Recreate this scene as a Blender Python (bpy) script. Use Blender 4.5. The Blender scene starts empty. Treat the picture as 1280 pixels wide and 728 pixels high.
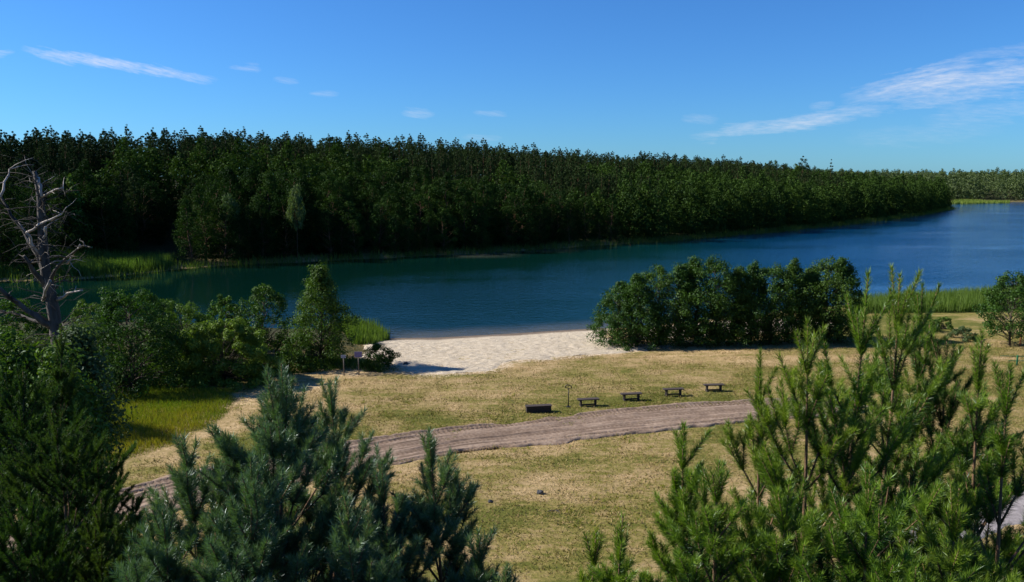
import bpy, math, random
import numpy as np

# ------------------------------------------------------------------ basics
scene = bpy.context.scene
COL = scene.collection
R = math.radians
H = 20.0                       # camera height above the lake
FPX = 985.0                    # focal length in 1280-px units
PITCH = R(8.2)
SUN_EL, SUN_DIR2 = R(35), (-0.985, 0.17)

rng = np.random.default_rng(7)
random.seed(7)

def ray(px, py):
    x = (px - 640) / FPX; yd = (py - 364) / FPX
    c, s = math.cos(PITCH), math.sin(PITCH)
    return np.array([x, c - yd * s, -s - yd * c])

def P(px, py, z=0.0):
    """world point on height z seen at photo pixel"""
    r = ray(px, py); t = (z - H) / r[2]
    return (r[0] * t, r[1] * t)

def at(px, py, Y):
    """world point at distance Y (along +Y)"""
    r = ray(px, py); t = Y / r[1]
    return np.array([r[0] * t, Y, H + r[2] * t])

# ------------------------------------------------------------------ numpy noise
_perm = np.random.default_rng(3).integers(0, 2**31, 4096)
def _hash(ix, iy):
    h = (ix * 374761393 + iy * 668265263) & 0x7fffffff
    h = ((h ^ (h >> 13)) * 1274126177) & 0x7fffffff
    return ((h ^ (h >> 16)) & 0xffff) / 65535.0
def vnoise(x, y):
    ix = np.floor(x).astype(np.int64); iy = np.floor(y).astype(np.int64)
    fx = x - ix; fy = y - iy
    fx = fx * fx * (3 - 2 * fx); fy = fy * fy * (3 - 2 * fy)
    a = _hash(ix, iy); b = _hash(ix + 1, iy); c = _hash(ix, iy + 1); d = _hash(ix + 1, iy + 1)
    return (a * (1 - fx) + b * fx) * (1 - fy) + (c * (1 - fx) + d * fx) * fy
def fbm(x, y, sc, octv=4):
    x = np.asarray(x, float) / sc; y = np.asarray(y, float) / sc
    o = np.zeros_like(x); a = 0.5; tot = 0
    for k in range(octv):
        o = o + a * vnoise(x + 17.3 * k, y - 9.1 * k); tot += a
        x = x * 2.03; y = y * 2.03; a *= 0.5
    return o / tot
def sstep(a, b, x):
    t = np.clip((x - a) / (b - a), 0, 1); return t * t * (3 - 2 * t)

# ------------------------------------------------------------------ lake outline
near_px = [(-420, 412), (-150, 406), (60, 402), (180, 402), (300, 408), (400, 412), (452, 417), (486, 424.5),
           (540, 424), (600, 420.5), (670, 416), (745, 411.5), (830, 405), (930, 394), (1050, 381), (1160, 374), (1235, 368),
           (1300, 356), (1420, 335), (1650, 310)]
far_px = [(-420, 352), (-150, 352), (60, 352), (120, 347.5), (215, 338), (245, 334), (300, 331.5), (400, 327), (500, 322), (600, 316.5),
          (700, 310), (780, 305), (850, 300), (950, 292), (1050, 282), (1130, 272), (1165, 266), (1188, 262), (1180, 258.5), (1150, 257)]
back_px = [(1160, 254.6), (1200, 253.6), (1280, 252.6), (1400, 252), (1650, 252)]
near_w = [P(*p) for p in near_px]; far_w = [P(*p) for p in far_px]; back_w = [P(*p) for p in back_px]
def densify(pts, step, amp, seed):
    out = []
    for (a, b) in zip(pts[:-1], pts[1:]):
        a = np.array(a); b = np.array(b); n = max(1, int(np.linalg.norm(b - a) / step))
        for k in range(n): out.append(a + (b - a) * k / n)
    out.append(np.array(pts[-1])); out = np.array(out)
    n1 = fbm(out[:, 0] + seed, out[:, 1], 7, 3) - 0.5; n2 = fbm(out[:, 0] - seed, out[:, 1] + 50, 7, 3) - 0.5
    return out + np.stack([n1, n2], 1) * amp
near_s = densify(near_w, 2.5, 1.6, 3); far_s = densify(far_w, 5, 4, 9); back_s = densify(back_w, 12, 6, 5)
LAKE = np.concatenate([near_s, back_s[::-1], far_s[::-1]])

def poly_sd(x, y, poly):
    """signed distance, positive outside"""
    x = np.asarray(x, float).ravel(); y = np.asarray(y, float).ravel()
    best = np.full(x.shape, 1e18); inside = np.zeros(x.shape, bool)
    n = len(poly)
    for i in range(n):
        ax, ay = poly[i]; bx, by = poly[(i + 1) % n]
        dx, dy = bx - ax, by - ay; L = dx * dx + dy * dy + 1e-12
        t = np.clip(((x - ax) * dx + (y - ay) * dy) / L, 0, 1)
        best = np.minimum(best, (x - ax - t * dx)**2 + (y - ay - t * dy)**2)
        cond = (ay > y) != (by > y)
        xi = ax + (y - ay) / (by - ay + 1e-12) * dx
        inside ^= cond & (x < xi)
    return np.where(inside, -1, 1) * np.sqrt(best)

_nx = [p[0] for p in near_w]; _ny = [p[1] for p in near_w]
_fx = [p[0] for p in far_w[:18]]; _fy = [p[1] for p in far_w[:18]]
def y_mid(x):
    return 0.5 * (np.interp(x, _nx, _ny) + np.interp(x, _fx, _fy, right=640))

def height(x, y, sd=None):
    shp = np.shape(x); x = np.asarray(x, float).ravel(); y = np.asarray(y, float).ravel()
    if sd is None: sd = poly_sd(x, y, LAKE)
    bed = np.maximum(sd * 0.12, -4.0)
    shore = 0.75 * sstep(0, 7, sd) + 0.85 * sstep(5, 35, sd)
    near = shore + 0.25 * (fbm(x, y, 14, 3) - 0.5) * sstep(3, 15, sd)
    u = 32.5 - y - 0.0 * x
    hill = 0.40 * (np.sqrt(u * u + 9) + u) * 0.5
    hill = np.minimum(hill, 14 + 0.02 * u) * sstep(-3, 4, u)
    near = near + hill + sstep(0, 60, -y) * 3
    rise = sstep(2, 95, sd)
    g = 15.6 - 2.8 * sstep(-40, 70, x) - 6.8 * sstep(120, 200, x)
    farh = 0.5 * sstep(0, 3, sd) + rise * g + 5 * (fbm(x, y, 90, 3) - 0.5) * sstep(10, 80, sd)
    dist = np.hypot(x, y)
    farh = farh + sstep(620, 1300, dist) * 4 * (0.4 + fbm(x, y, 300, 2))
    z = np.where(y > y_mid(x), farh, near)
    z = np.where(sd < 0, bed, z)
    return z.reshape(shp)
def gz(x, y): return float(height(np.array([x]), np.array([y]))[0])
def G(px, py):
    """ground point under photo pixel (iterated on the terrain)"""
    z = 1.5
    for _ in range(8):
        x, y = P(px, py, z); z = 0.5 * z + 0.5 * gz(x, y)
    return np.array([x, y, gz(x, y)])

# ------------------------------------------------------------------ mesh helpers
def link(name, me, mats, parent=None):
    o = bpy.data.objects.new(name, me); COL.objects.link(o)
    for m in (mats if isinstance(mats, (list, tuple)) else [mats]): me.materials.append(m)
    if parent is not None: o.parent = parent
    return o
def mesh_np(name, V, F, col=None, midx=None, smooth=False):
    V = np.asarray(V, np.float32); F = np.asarray(F, np.int32)
    me = bpy.data.meshes.new(name); k = F.shape[1]; n = len(F)
    me.vertices.add(len(V)); me.vertices.foreach_set('co', V.ravel())
    me.loops.add(n * k); me.loops.foreach_set('vertex_index', F.ravel())
    me.polygons.add(n); me.polygons.foreach_set('loop_start', np.arange(0, n * k, k, dtype=np.int32))
    me.polygons.foreach_set('loop_total', np.full(n, k, np.int32))
    if midx is not None: me.polygons.foreach_set('material_index', np.asarray(midx, np.int32))
    me.polygons.foreach_set('use_smooth', np.full(n, smooth))
    me.update(calc_edges=True)
    if col is not None:
        a = me.attributes.new('tint', 'FLOAT_COLOR', 'POINT')
        c = np.ones((len(V), 4), np.float32); c[:, :col.shape[1]] = col
        a.data.foreach_set('color', c.ravel())
    return me
class MB:
    """collects triangles/quads (as quads) into one mesh"""
    def __init__(s): s.v = []; s.f = []; s.n = 0
    def add(s, V, F):
        s.v.append(np.asarray(V, float)); s.f.append(np.asarray(F, int) + s.n); s.n += len(V)
    def box(s, c, size, rot=0.0, jit=0.0, tilt=0.0):
        x, y, z = np.array(size) / 2
        b = min(x, y, z) * 0.25
        # bevelled box: three nested shells
        V = []
        for sx in (-1, 1):
            for sy in (-1, 1):
                for sz in (-1, 1):
                    V += [(sx * x, sy * (y - b), sz * (z - b)), (sx * (x - b), sy * y, sz * (z - b)), (sx * (x - b), sy * (y - b), sz * z)]
        V = np.array(V)
        import bmesh
        bm = bmesh.new(); vs = [bm.verts.new(v) for v in V]
        bmesh.ops.convex_hull(bm, input=vs)
        bm.verts.ensure_lookup_table(); bm.verts.index_update()
        VV = np.array([v.co[:] for v in bm.verts]); FF = []
        for f in bm.faces:
            ids = [v.index for v in f.verts]
            FF.append(ids[:3] + [ids[3] if len(ids) > 3 else ids[2]])
        bm.free()
        if jit: VV = VV + np.random.default_rng(int(abs(c[0] * 991 + c[1] * 77 + c[2] * 13)) % 9999).uniform(-jit, jit, VV.shape)
        if tilt:
            ct, st = math.cos(tilt), math.sin(tilt)
            VV = np.stack([VV[:, 0] * ct + VV[:, 2] * st, VV[:, 1], -VV[:, 0] * st + VV[:, 2] * ct], 1)
        cr, sr = math.cos(rot), math.sin(rot)
        VV = np.stack([VV[:, 0] * cr - VV[:, 1] * sr, VV[:, 0] * sr + VV[:, 1] * cr, VV[:, 2]], 1) + np.array(c)
        s.add(VV, FF)
    def tube(s, pts, rad, seg=7, rough=0.0):
        pts = np.asarray(pts, float); rad = np.broadcast_to(np.asarray(rad, float), (len(pts),))
        d = np.gradient(pts, axis=0); d /= np.linalg.norm(d, axis=1)[:, None] + 1e-9
        ref = np.array([0.3, 0.9, 0.1]) if abs(d[0][2]) > 0.8 else np.array([0, 0, 1.0])
        u = np.cross(d, ref); u /= np.linalg.norm(u, axis=1)[:, None] + 1e-9
        w = np.cross(d, u)
        a = np.linspace(0, 2 * np.pi, seg, endpoint=False)
        ring = pts[:, None, :] + rad[:, None, None] * (np.cos(a)[None, :, None] * u[:, None, :] + np.sin(a)[None, :, None] * w[:, None, :])
        if rough: ring = ring + rng.normal(0, rough, ring.shape) * rad[:, None, None]
        V = ring.reshape(-1, 3); n = len(pts); F = []
        for i in range(n - 1):
            for j in range(seg):
                F.append((i * seg + j, i * seg + (j + 1) % seg, (i + 1) * seg + (j + 1) % seg, (i + 1) * seg + j))
        V = np.vstack([V, pts[0], pts[-1]])
        for j in range(seg):
            F.append((n * seg, (j + 1) % seg, j, j)); F.append((n * seg + 1, (n - 1) * seg + j, (n - 1) * seg + (j + 1) % seg, (n - 1) * seg + (j + 1) % seg))
        s.add(V, F)
    def arrays(s): return np.vstack(s.v), np.vstack(s.f)
    def mesh(s, name, smooth=False, col=None):
        V, F = s.arrays()
        me = bpy.data.meshes.new(name)
        me.from_pydata(V.tolist(), [], [tuple(dict.fromkeys(f)) for f in F.tolist()])
        me.polygons.foreach_set('use_smooth', np.full(len(me.polygons), smooth)); me.update()
        return me
    def build(s, name, mat, parent=None, smooth=False): return link(name, s.mesh(name, smooth), mat, parent)

def tag(o, label=None, cat=None, group=None, kind=None):
    if label: o['label'] = label
    if cat: o['category'] = cat
    if group: o['group'] = group
    if kind: o['kind'] = kind
    return o
def empty(name, loc, label, cat, group=None, rz=0.0, sc=1.0):
    o = bpy.data.objects.new(name, None); COL.objects.link(o)
    o.location = loc; o.rotation_euler = (0, 0, rz); o.scale = (sc,) * 3 if np.isscalar(sc) else sc
    o.empty_display_size = 0.2
    return tag(o, label, cat, group)
def dup(root, loc, rz, sc, label=None, group=None):
    r = root.copy(); COL.objects.link(r); r.location = loc; r.rotation_euler = (0, 0, rz); r.scale = (sc,) * 3 if np.isscalar(sc) else sc
    if label: r['label'] = label
    if group: r['group'] = group
    for ch in list(root.children):
        c = ch.copy(); COL.objects.link(c); c.parent = r
        for g in list(ch.children):
            d = g.copy(); COL.objects.link(d); d.parent = c
    return r

# ------------------------------------------------------------------ materials
def new_mat(name):
    m = bpy.data.materials.new(name); m.use_nodes = True
    nt = m.node_tree; nt.nodes.clear()
    out = nt.nodes.new('ShaderNodeOutputMaterial')
    return m, nt, nt.nodes, nt.links, out
def math_node(nt, op, a, b=None, clamp=False):
    n = nt.nodes.new('ShaderNodeMath'); n.operation = op; n.use_clamp = clamp
    for i, v in enumerate((a, b)):
        if v is None: continue
        if isinstance(v, (int, float)): n.inputs[i].default_value = v
        else: nt.links.new(v, n.inputs[i])
    return n.outputs[0]
def mixc(nt, fac, a, b, mode='MIX'):
    n = nt.nodes.new('ShaderNodeMix'); n.data_type = 'RGBA'; n.blend_type = mode
    for sock, v in ((n.inputs[0], fac), (n.inputs[6], a), (n.inputs[7], b)):
        if isinstance(v, (int, float)): sock.default_value = v
        elif isinstance(v, tuple): sock.default_value = (*v, 1) if len(v) == 3 else v
        else: nt.links.new(v, sock)
    return n.outputs[2]
def noise(nt, scale, detail=3, rough=0.55, vec=None):
    n = nt.nodes.new('ShaderNodeTexNoise'); n.inputs['Scale'].default_value = scale
    n.inputs['Detail'].default_value = detail; n.inputs['Roughness'].default_value = rough
    if vec is not None: nt.links.new(vec, n.inputs['Vector'])
    return n.outputs['Fac']
def ramp(nt, fac, stops):
    n = nt.nodes.new('ShaderNodeValToRGB'); cr = n.color_ramp
    while len(cr.elements) < len(stops): cr.elements.new(0.5)
    for e, (p, c) in zip(cr.elements, stops):
        e.position = p; e.color = (*c, 1) if isinstance(c, tuple) else (c, c, c, 1)
    nt.links.new(fac, n.inputs[0]); return n.outputs[0]
def objco(nt): return nt.nodes.new('ShaderNodeTexCoord').outputs['Object']
def mapping(nt, vec, scale=(1, 1, 1), rot=(0, 0, 0)):
    n = nt.nodes.new('ShaderNodeMapping'); n.inputs['Scale'].default_value = scale; n.inputs['Rotation'].default_value = rot
    nt.links.new(vec, n.inputs['Vector']); return n.outputs[0]
def bump(nt, h, strength, dist):
    n = nt.nodes.new('ShaderNodeBump'); n.inputs['Strength'].default_value = strength; n.inputs['Distance'].default_value = dist
    nt.links.new(h, n.inputs['Height']); return n.outputs[0]

def leaf_mat(name, c1, c2, transl=0.35, gloss=0.012, inst=0.35, rough=0.5):
    """foliage: per-leaf tint attribute + per-tree variation, part of the light passes through"""
    m, nt, N, L, out = new_mat(name)
    at_ = N.new('ShaderNodeAttribute'); at_.attribute_name = 'tint'
    sep = N.new('ShaderNodeSeparateColor'); L.new(at_.outputs['Color'], sep.inputs[0])
    base = mixc(nt, sep.outputs[0], c1, c2)
    info = N.new('ShaderNodeObjectInfo')
    hs = N.new('ShaderNodeHueSaturation')
    L.new(base, hs.inputs['Color'])
    L.new(math_node(nt, 'ADD', math_node(nt, 'MULTIPLY', info.outputs['Random'], inst), 1 - inst / 2), hs.inputs['Value'])
    L.new(math_node(nt, 'ADD', math_node(nt, 'MULTIPLY', info.outputs['Random'], -0.03), 0.515), hs.inputs['Hue'])
    d = N.new('ShaderNodeBsdfDiffuse'); t = N.new('ShaderNodeBsdfTranslucent'); g = N.new('ShaderNodeBsdfGlossy')
    g.inputs['Roughness'].default_value = rough; g.inputs['Color'].default_value = (0.8, 0.9, 1, 1)
    L.new(hs.outputs[0], d.inputs['Color'])
    L.new(mixc(nt, 1.0, hs.outputs[0], (1.15, 1.3, 0.45), 'MULTIPLY'), t.inputs['Color'])
    m1 = N.new('ShaderNodeMixShader'); m1.inputs[0].default_value = transl
    L.new(d.outputs[0], m1.inputs[1]); L.new(t.outputs[0], m1.inputs[2])
    m2 = N.new('ShaderNodeMixShader'); m2.inputs[0].default_value = gloss
    L.new(m1.outputs[0], m2.inputs[1]); L.new(g.outputs[0], m2.inputs[2])
    L.new(m2.outputs[0], out.inputs[0]); return m
def bark_mat(name, c1, c2, sc=3.0, stretch=0.25, bstr=0.6, dist=0.02):
    m, nt, N, L, out = new_mat(name)
    v = mapping(nt, objco(nt), (1, 1, stretch))
    f = noise(nt, sc, 6, 0.65, v)
    b = N.new('ShaderNodeBsdfPrincipled'); b.inputs['Roughness'].default_value = 0.9
    b.inputs['Specular IOR Level'].default_value = 0.2
    L.new(ramp(nt, f, [(0.35, c1), (0.62, c2)]), b.inputs['Base Color'])
    L.new(bump(nt, noise(nt, sc * 3, 5, 0.7, v), bstr, dist), b.inputs['Normal'])
    L.new(b.outputs[0], out.inputs[0]); return m
def plain_mat(name, c, rough=0.6, metal=0.0, var=0.25, sc=8):
    m, nt, N, L, out = new_mat(name)
    b = N.new('ShaderNodeBsdfPrincipled'); b.inputs['Roughness'].default_value = rough; b.inputs['Metallic'].default_value = metal
    f = noise(nt, sc, 4, 0.6, objco(nt))
    L.new(ramp(nt, f, [(0.3, tuple(x * (1 - var) for x in c)), (0.7, tuple(min(1, x * (1 + var)) for x in c))]), b.inputs['Base Color'])
    L.new(b.outputs[0], out.inputs[0]); return m

M_ALDER = leaf_mat('alder leaves', (0.016, 0.042, 0.005), (0.062, 0.118, 0.013), 0.28)
M_BUSH = leaf_mat('willow leaves', (0.025, 0.060, 0.007), (0.085, 0.15, 0.017), 0.26)
M_GREYBUSH = leaf_mat('grey green leaves', (0.03, 0.055, 0.018), (0.085, 0.125, 0.045), 0.28)
M_LIGHTBUSH = leaf_mat('light willow leaves', (0.045, 0.090, 0.010), (0.13, 0.20, 0.026), 0.30)
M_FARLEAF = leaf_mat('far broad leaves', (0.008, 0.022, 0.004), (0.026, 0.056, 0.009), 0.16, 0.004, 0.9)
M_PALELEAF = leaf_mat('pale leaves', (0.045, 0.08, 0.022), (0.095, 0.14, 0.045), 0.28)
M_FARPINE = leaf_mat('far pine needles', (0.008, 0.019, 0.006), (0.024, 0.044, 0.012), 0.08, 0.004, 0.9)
M_NEEDLE_G = leaf_mat('green pine needles', (0.026, 0.072, 0.006), (0.165, 0.255, 0.024), 0.27, 0.03, 0.2, 0.4)
M_NEEDLE_B = leaf_mat('blue green pine needles', (0.036, 0.080, 0.028), (0.13, 0.20, 0.080), 0.22, 0.06, 0.2, 0.4)
M_NEEDLE_D = leaf_mat('dark pine needles', (0.018, 0.046, 0.010), (0.068, 0.112, 0.020), 0.22, 0.015, 0.2, 0.45)
M_REED = leaf_mat('reed blades', (0.055, 0.10, 0.014), (0.15, 0.21, 0.04), 0.35, inst=0.1)
M_GRASS = leaf_mat('grass blades', (0.11, 0.105, 0.022), (0.36, 0.255, 0.13), 0.15, 0.005, 0.0)
M_TALL = leaf_mat('tall grass blades', (0.09, 0.15, 0.014), (0.30, 0.22, 0.022), 0.35, 0.01, 0.0)
M_BARK = bark_mat('pine bark', (0.05, 0.035, 0.025), (0.20, 0.12, 0.07), 14, 0.3)
M_FARBARK = bark_mat('far trunk bark', (0.04, 0.028, 0.02), (0.16, 0.085, 0.045), 1.2, 0.3)
M_ALDBARK = bark_mat('alder bark', (0.03, 0.025, 0.02), (0.09, 0.07, 0.055), 4, 0.4)
M_DEAD = bark_mat('bare grey dead wood', (0.02, 0.018, 0.016), (0.105, 0.094, 0.084), 2.2, 0.2, 0.9, 0.05)
M_BLEACH = bark_mat('bleached dead wood', (0.15, 0.13, 0.12), (0.40, 0.36, 0.33), 3, 0.2, 0.5, 0.03)
M_WOOD = plain_mat('dark weathered timber', (0.022, 0.016, 0.012), 0.8, 0, 0.5, 9)
M_WOODTOP = plain_mat('worn brown timber', (0.045, 0.032, 0.024), 0.75, 0, 0.4, 9)
M_STEEL = plain_mat('dark painted steel', (0.035, 0.035, 0.03), 0.5, 0.6)
M_SIGNPALE = plain_mat('pale sign plate', (0.26, 0.29, 0.36), 0.5)
M_SIGNPURPLE = plain_mat('violet sign plate', (0.16, 0.135, 0.27), 0.5)
M_POST = plain_mat('grey sign post', (0.10, 0.085, 0.07), 0.7)
M_GREENFENCE = plain_mat('green coated steel', (0.01, 0.16, 0.07), 0.45)
M_STONE = plain_mat('dark stone', (0.03, 0.032, 0.04), 0.85, 0, 0.5, 10)
M_DRIFT = plain_mat('dark driftwood', (0.05, 0.045, 0.045), 0.85, 0, 0.4, 10)

# --- ground
def ground_mat():
    m, nt, N, L, out = new_mat('dry meadow ground')
    co = objco(nt)
    at_ = N.new('ShaderNodeAttribute'); at_.attribute_name = 'tint'
    sep = N.new('ShaderNodeSeparateColor'); L.new(at_.outputs['Color'], sep.inputs[0])   # r dryness, g sandiness, b forest floor
    streak = noise(nt, 1.0, 5, 0.62, mapping(nt, co, (0.22, 1.5, 1), (0, 0, R(-12))))
    fine = noise(nt, 2.6, 6, 0.72, co)
    patch = noise(nt, 0.35, 4, 0.6, co)
    s = math_node(nt, 'ADD', math_node(nt, 'MULTIPLY', streak, 0.9), math_node(nt, 'ADD', math_node(nt, 'MULTIPLY', fine, 1.35), math_node(nt, 'MULTIPLY', patch, 0.8)))
    f = math_node(nt, 'ADD', math_node(nt, 'SUBTRACT', s, 1.68), sep.outputs[0])
    grass = ramp(nt, f, [(0.05, (0.095, 0.10, 0.020)), (0.25, (0.175, 0.150, 0.042)), (0.45, (0.25, 0.19, 0.082)), (0.70, (0.34, 0.245, 0.125)), (1.0, (0.47, 0.35, 0.20))])
    sand = ramp(nt, fine, [(0.3, (0.40, 0.31, 0.22)), (0.7, (0.60, 0.50, 0.38))])
    sf = math_node(nt, 'MULTIPLY', math_node(nt, 'SUBTRACT', math_node(nt, 'ADD', sep.outputs[1], math_node(nt, 'MULTIPLY', fine, 0.9)), 0.95), 5.0, True)
    c = mixc(nt, sf, grass, sand)
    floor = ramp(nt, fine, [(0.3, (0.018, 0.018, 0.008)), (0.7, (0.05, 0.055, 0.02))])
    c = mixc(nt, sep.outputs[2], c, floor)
    b = N.new('ShaderNodeBsdfPrincipled'); b.inputs['Roughness'].default_value = 0.95; b.inputs['Specular IOR Level'].default_value = 0.1
    L.new(c, b.inputs['Base Color'])
    L.new(bump(nt, math_node(nt, 'ADD', noise(nt, 7, 5, 0.75, co), streak), 0.9, 0.10), b.inputs['Normal'])
    L.new(b.outputs[0], out.inputs[0]); return m
def sand_mat():
    m, nt, N, L, out = new_mat('pale beach sand')
    co = objco(nt)
    f = noise(nt, 1.6, 7, 0.75, co); g = noise(nt, 9, 4, 0.7, co)
    b = N.new('ShaderNodeBsdfPrincipled'); b.inputs['Roughness'].default_value = 0.95; b.inputs['Specular IOR Level'].default_value = 0.1
    at_ = N.new('ShaderNodeAttribute'); at_.attribute_name = 'tint'
    sep = N.new('ShaderNodeSeparateColor'); L.new(at_.outputs['Color'], sep.inputs[0])
    c = ramp(nt, math_node(nt, 'MULTIPLY', math_node(nt, 'ADD', f, g), 0.5), [(0.34, (0.25, 0.20, 0.14)), (0.5, (0.47, 0.40, 0.30)), (0.66, (0.60, 0.53, 0.42))])
    c = mixc(nt, sep.outputs[0], c, (0.15, 0.115, 0.085))      # wet at the waterline
    L.new(c, b.inputs['Base Color'])
    L.new(bump(nt, math_node(nt, 'ADD', f, g), 1.0, 0.14), b.inputs['Normal'])
    L.new(b.outputs[0], out.inputs[0]); return m
def dirt_mat(name, c1, c2, c3):
    m, nt, N, L, out = new_mat(name)
    co = objco(nt)
    at_ = N.new('ShaderNodeAttribute'); at_.attribute_name = 'tint'
    sep = N.new('ShaderNodeSeparateColor'); L.new(at_.outputs['Color'], sep.inputs[0])
    f = noise(nt, 3.5, 6, 0.7, co); g = noise(nt, 0.5, 3, 0.6, co)
    b = N.new('ShaderNodeBsdfPrincipled'); b.inputs['Roughness'].default_value = 0.95; b.inputs['Specular IOR Level'].default_value = 0.1
    c = ramp(nt, math_node(nt, 'ADD', math_node(nt, 'MULTIPLY', f, 0.6), math_node(nt, 'MULTIPLY', g, 0.4)), [(0.35, c1), (0.5, c2), (0.68, c3)])
    c = mixc(nt, sep.outputs[0], c, tuple(v * .75 for v in c1))  # wheel tracks darkened in colour, standing in for rut shading
    L.new(c, b.inputs['Base Color'])
    L.new(bump(nt, f, 0.8, 0.06), b.inputs['Normal'])
    L.new(b.outputs[0], out.inputs[0]); return m
def water_mat():
    m, nt, N, L, out = new_mat('lake water')
    co = objco(nt)
    at_ = N.new('ShaderNodeAttribute'); at_.attribute_name = 'tint'
    sep = N.new('ShaderNodeSeparateColor'); L.new(at_.outputs['Color'], sep.inputs[0])  # r shallow, g painted reflection tone, b chop
    w1 = noise(nt, 1.0, 4, 0.6, mapping(nt, co, (0.45, 1.0, 1), (0, 0, R(18))))
    w2 = noise(nt, 1.0, 3, 0.55, mapping(nt, co, (1.6, 3.0, 1), (0, 0, R(-10))))
    big = noise(nt, 0.02, 4, 0.6, mapping(nt, co, (0.6, 1.6, 1), (0, 0, R(20))))
    hgt = math_node(nt, 'ADD', w1, math_node(nt, 'MULTIPLY', w2, 0.45))
    b = N.new('ShaderNodeBsdfPrincipled'); b.inputs['Roughness'].default_value = 0.06; b.inputs['IOR'].default_value = 1.33
    c = ramp(nt, sep.outputs[1], [(0.0, (0.001, 0.012, 0.009)), (0.45, (0.001, 0.018, 0.015)), (0.75, (0.001, 0.031, 0.038)), (1.0, (0.002, 0.046, 0.13))])  # dark forest reflection to sky blue, painted into the base colour
    c = mixc(nt, sep.outputs[0], c, (0.13, 0.125, 0.105))
    L.new(c, b.inputs['Base Color'])
    bn = N.new('ShaderNodeBump'); bn.inputs['Distance'].default_value = 0.30
    L.new(hgt, bn.inputs['Height'])
    L.new(math_node(nt, 'MULTIPLY', math_node(nt, 'ADD', math_node(nt, 'MULTIPLY', ramp(nt, big, [(0.36, 0.0), (0.62, 1.0)]), 0.75), 0.25), math_node(nt, 'ADD', math_node(nt, 'MULTIPLY', sep.outputs[2], 0.90), 0.03)), bn.inputs['Strength'])
    L.new(bn.outputs[0], b.inputs['Normal'])
    L.new(b.outputs[0], out.inputs[0]); return m

# ------------------------------------------------------------------ ground and water
def pxpoly(pts, z=1.3): return np.array([P(x, y, z) for x, y in pts])
ROAD_PX = [(-60, 708), (60, 672), (160, 634), (230, 614), (330, 592), (450, 570), (560, 551.5), (640, 542.5), (740, 531), (850, 520.5), (930, 514), (1020, 509), (1085, 508)]
ROAD = np.array([G(*p)[:2] for p in ROAD_PX])
PATH_PX = [(1420, 628), (1300, 630), (1220, 637), (1165, 660), (1135, 700), (1105, 740), (1060, 800)]
PATHW = np.array([G(*p)[:2] if p[1] < 725 else P(p[0], p[1], 1.5) for p in PATH_PX])
def smooth_line(pts, step):
    pts = np.asarray(pts, float); n = len(pts); out = []
    ext = np.vstack([2 * pts[0] - pts[1], pts, 2 * pts[-1] - pts[-2]])
    for i in range(n - 1):
        p0, p1, p2, p3 = ext[i:i + 4]; k = max(2, int(np.linalg.norm(p2 - p1) / step))
        for t in np.arange(k) / k:
            out.append(0.5 * (2 * p1 + (p2 - p0) * t + (2 * p0 - 5 * p1 + 4 * p2 - p3) * t * t + (3 * p1 - p0 - 3 * p2 + p3) * t**3))
    out.append(pts[-1]); return np.array(out)
BEACH = pxpoly([(452, 449), (492, 417), (560, 410), (745, 400), (752, 431), (800, 433), (842, 437), (760, 446), (700, 452), (640, 459), (617, 471), (560, 476), (530, 477.5), (500, 470), (486, 461)], 0.7)
BEACH2 = pxpoly([(800, 426), (1040, 414), (1060, 402), (900, 400), (800, 408)], 0.6)      # sand strip seen between the alder stems
TALLG = pxpoly([(60, 628), (130, 586), (195, 570), (268, 540), (294, 510), (304, 486), (240, 484), (190, 484), (120, 492), (40, 510)], 1.4)
TRACK = smooth_line(np.array([P(-40, 650, 1.5), P(110, 594, 1.5), P(190, 569, 1.5), P(270, 535, 1.5), P(330, 505, 1.4), P(400, 480, 1.3), P(450, 466, 1.2)]), 1.0)
def line_dist(x, y, line):
    best = np.full(np.shape(x), 1e9)
    for a, b in zip(line[:-1], line[1:]):
        d = b - a; L = d @ d + 1e-9
        t = np.clip(((x - a[0]) * d[0] + (y - a[1]) * d[1]) / L, 0, 1)
        best = np.minimum(best, np.hypot(x - a[0] - t * d[0], y - a[1] - t * d[1]))
    return best

def dryness(x, y):
    """0 = green, 1 = straw; mown meadow has dry centre and greener margins"""
    n = fbm(x, y, 11, 4); n2 = fbm(x * 0.35 + y * 0.1, y * 1.6, 6, 3)
    d = 0.56 + 0.62 * (n - 0.5) + 0.6 * (n2 - 0.5) + 0.7 * (fbm(x, y, 2.2, 3) - 0.5)
    rl = line_dist(x, y, ROAD)
    bl = np.interp(x, ROAD[:, 0], ROAD[:, 1])
    d = d - 0.16 * sstep(10, 5, rl) * (y > bl)              # greener strip along the benches
    d = d + 0.24 * sstep(4.5, 1.0, line_dist(x, y, TRACK))
    d = d - 0.25 * sstep(41, 33, y)
    d = d + 0.15 * sstep(70, 84, y) * sstep(40, 25, x) - 0.2 * sstep(30, 45, x)
    return np.clip(d, 0.0, 1.0)

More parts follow.
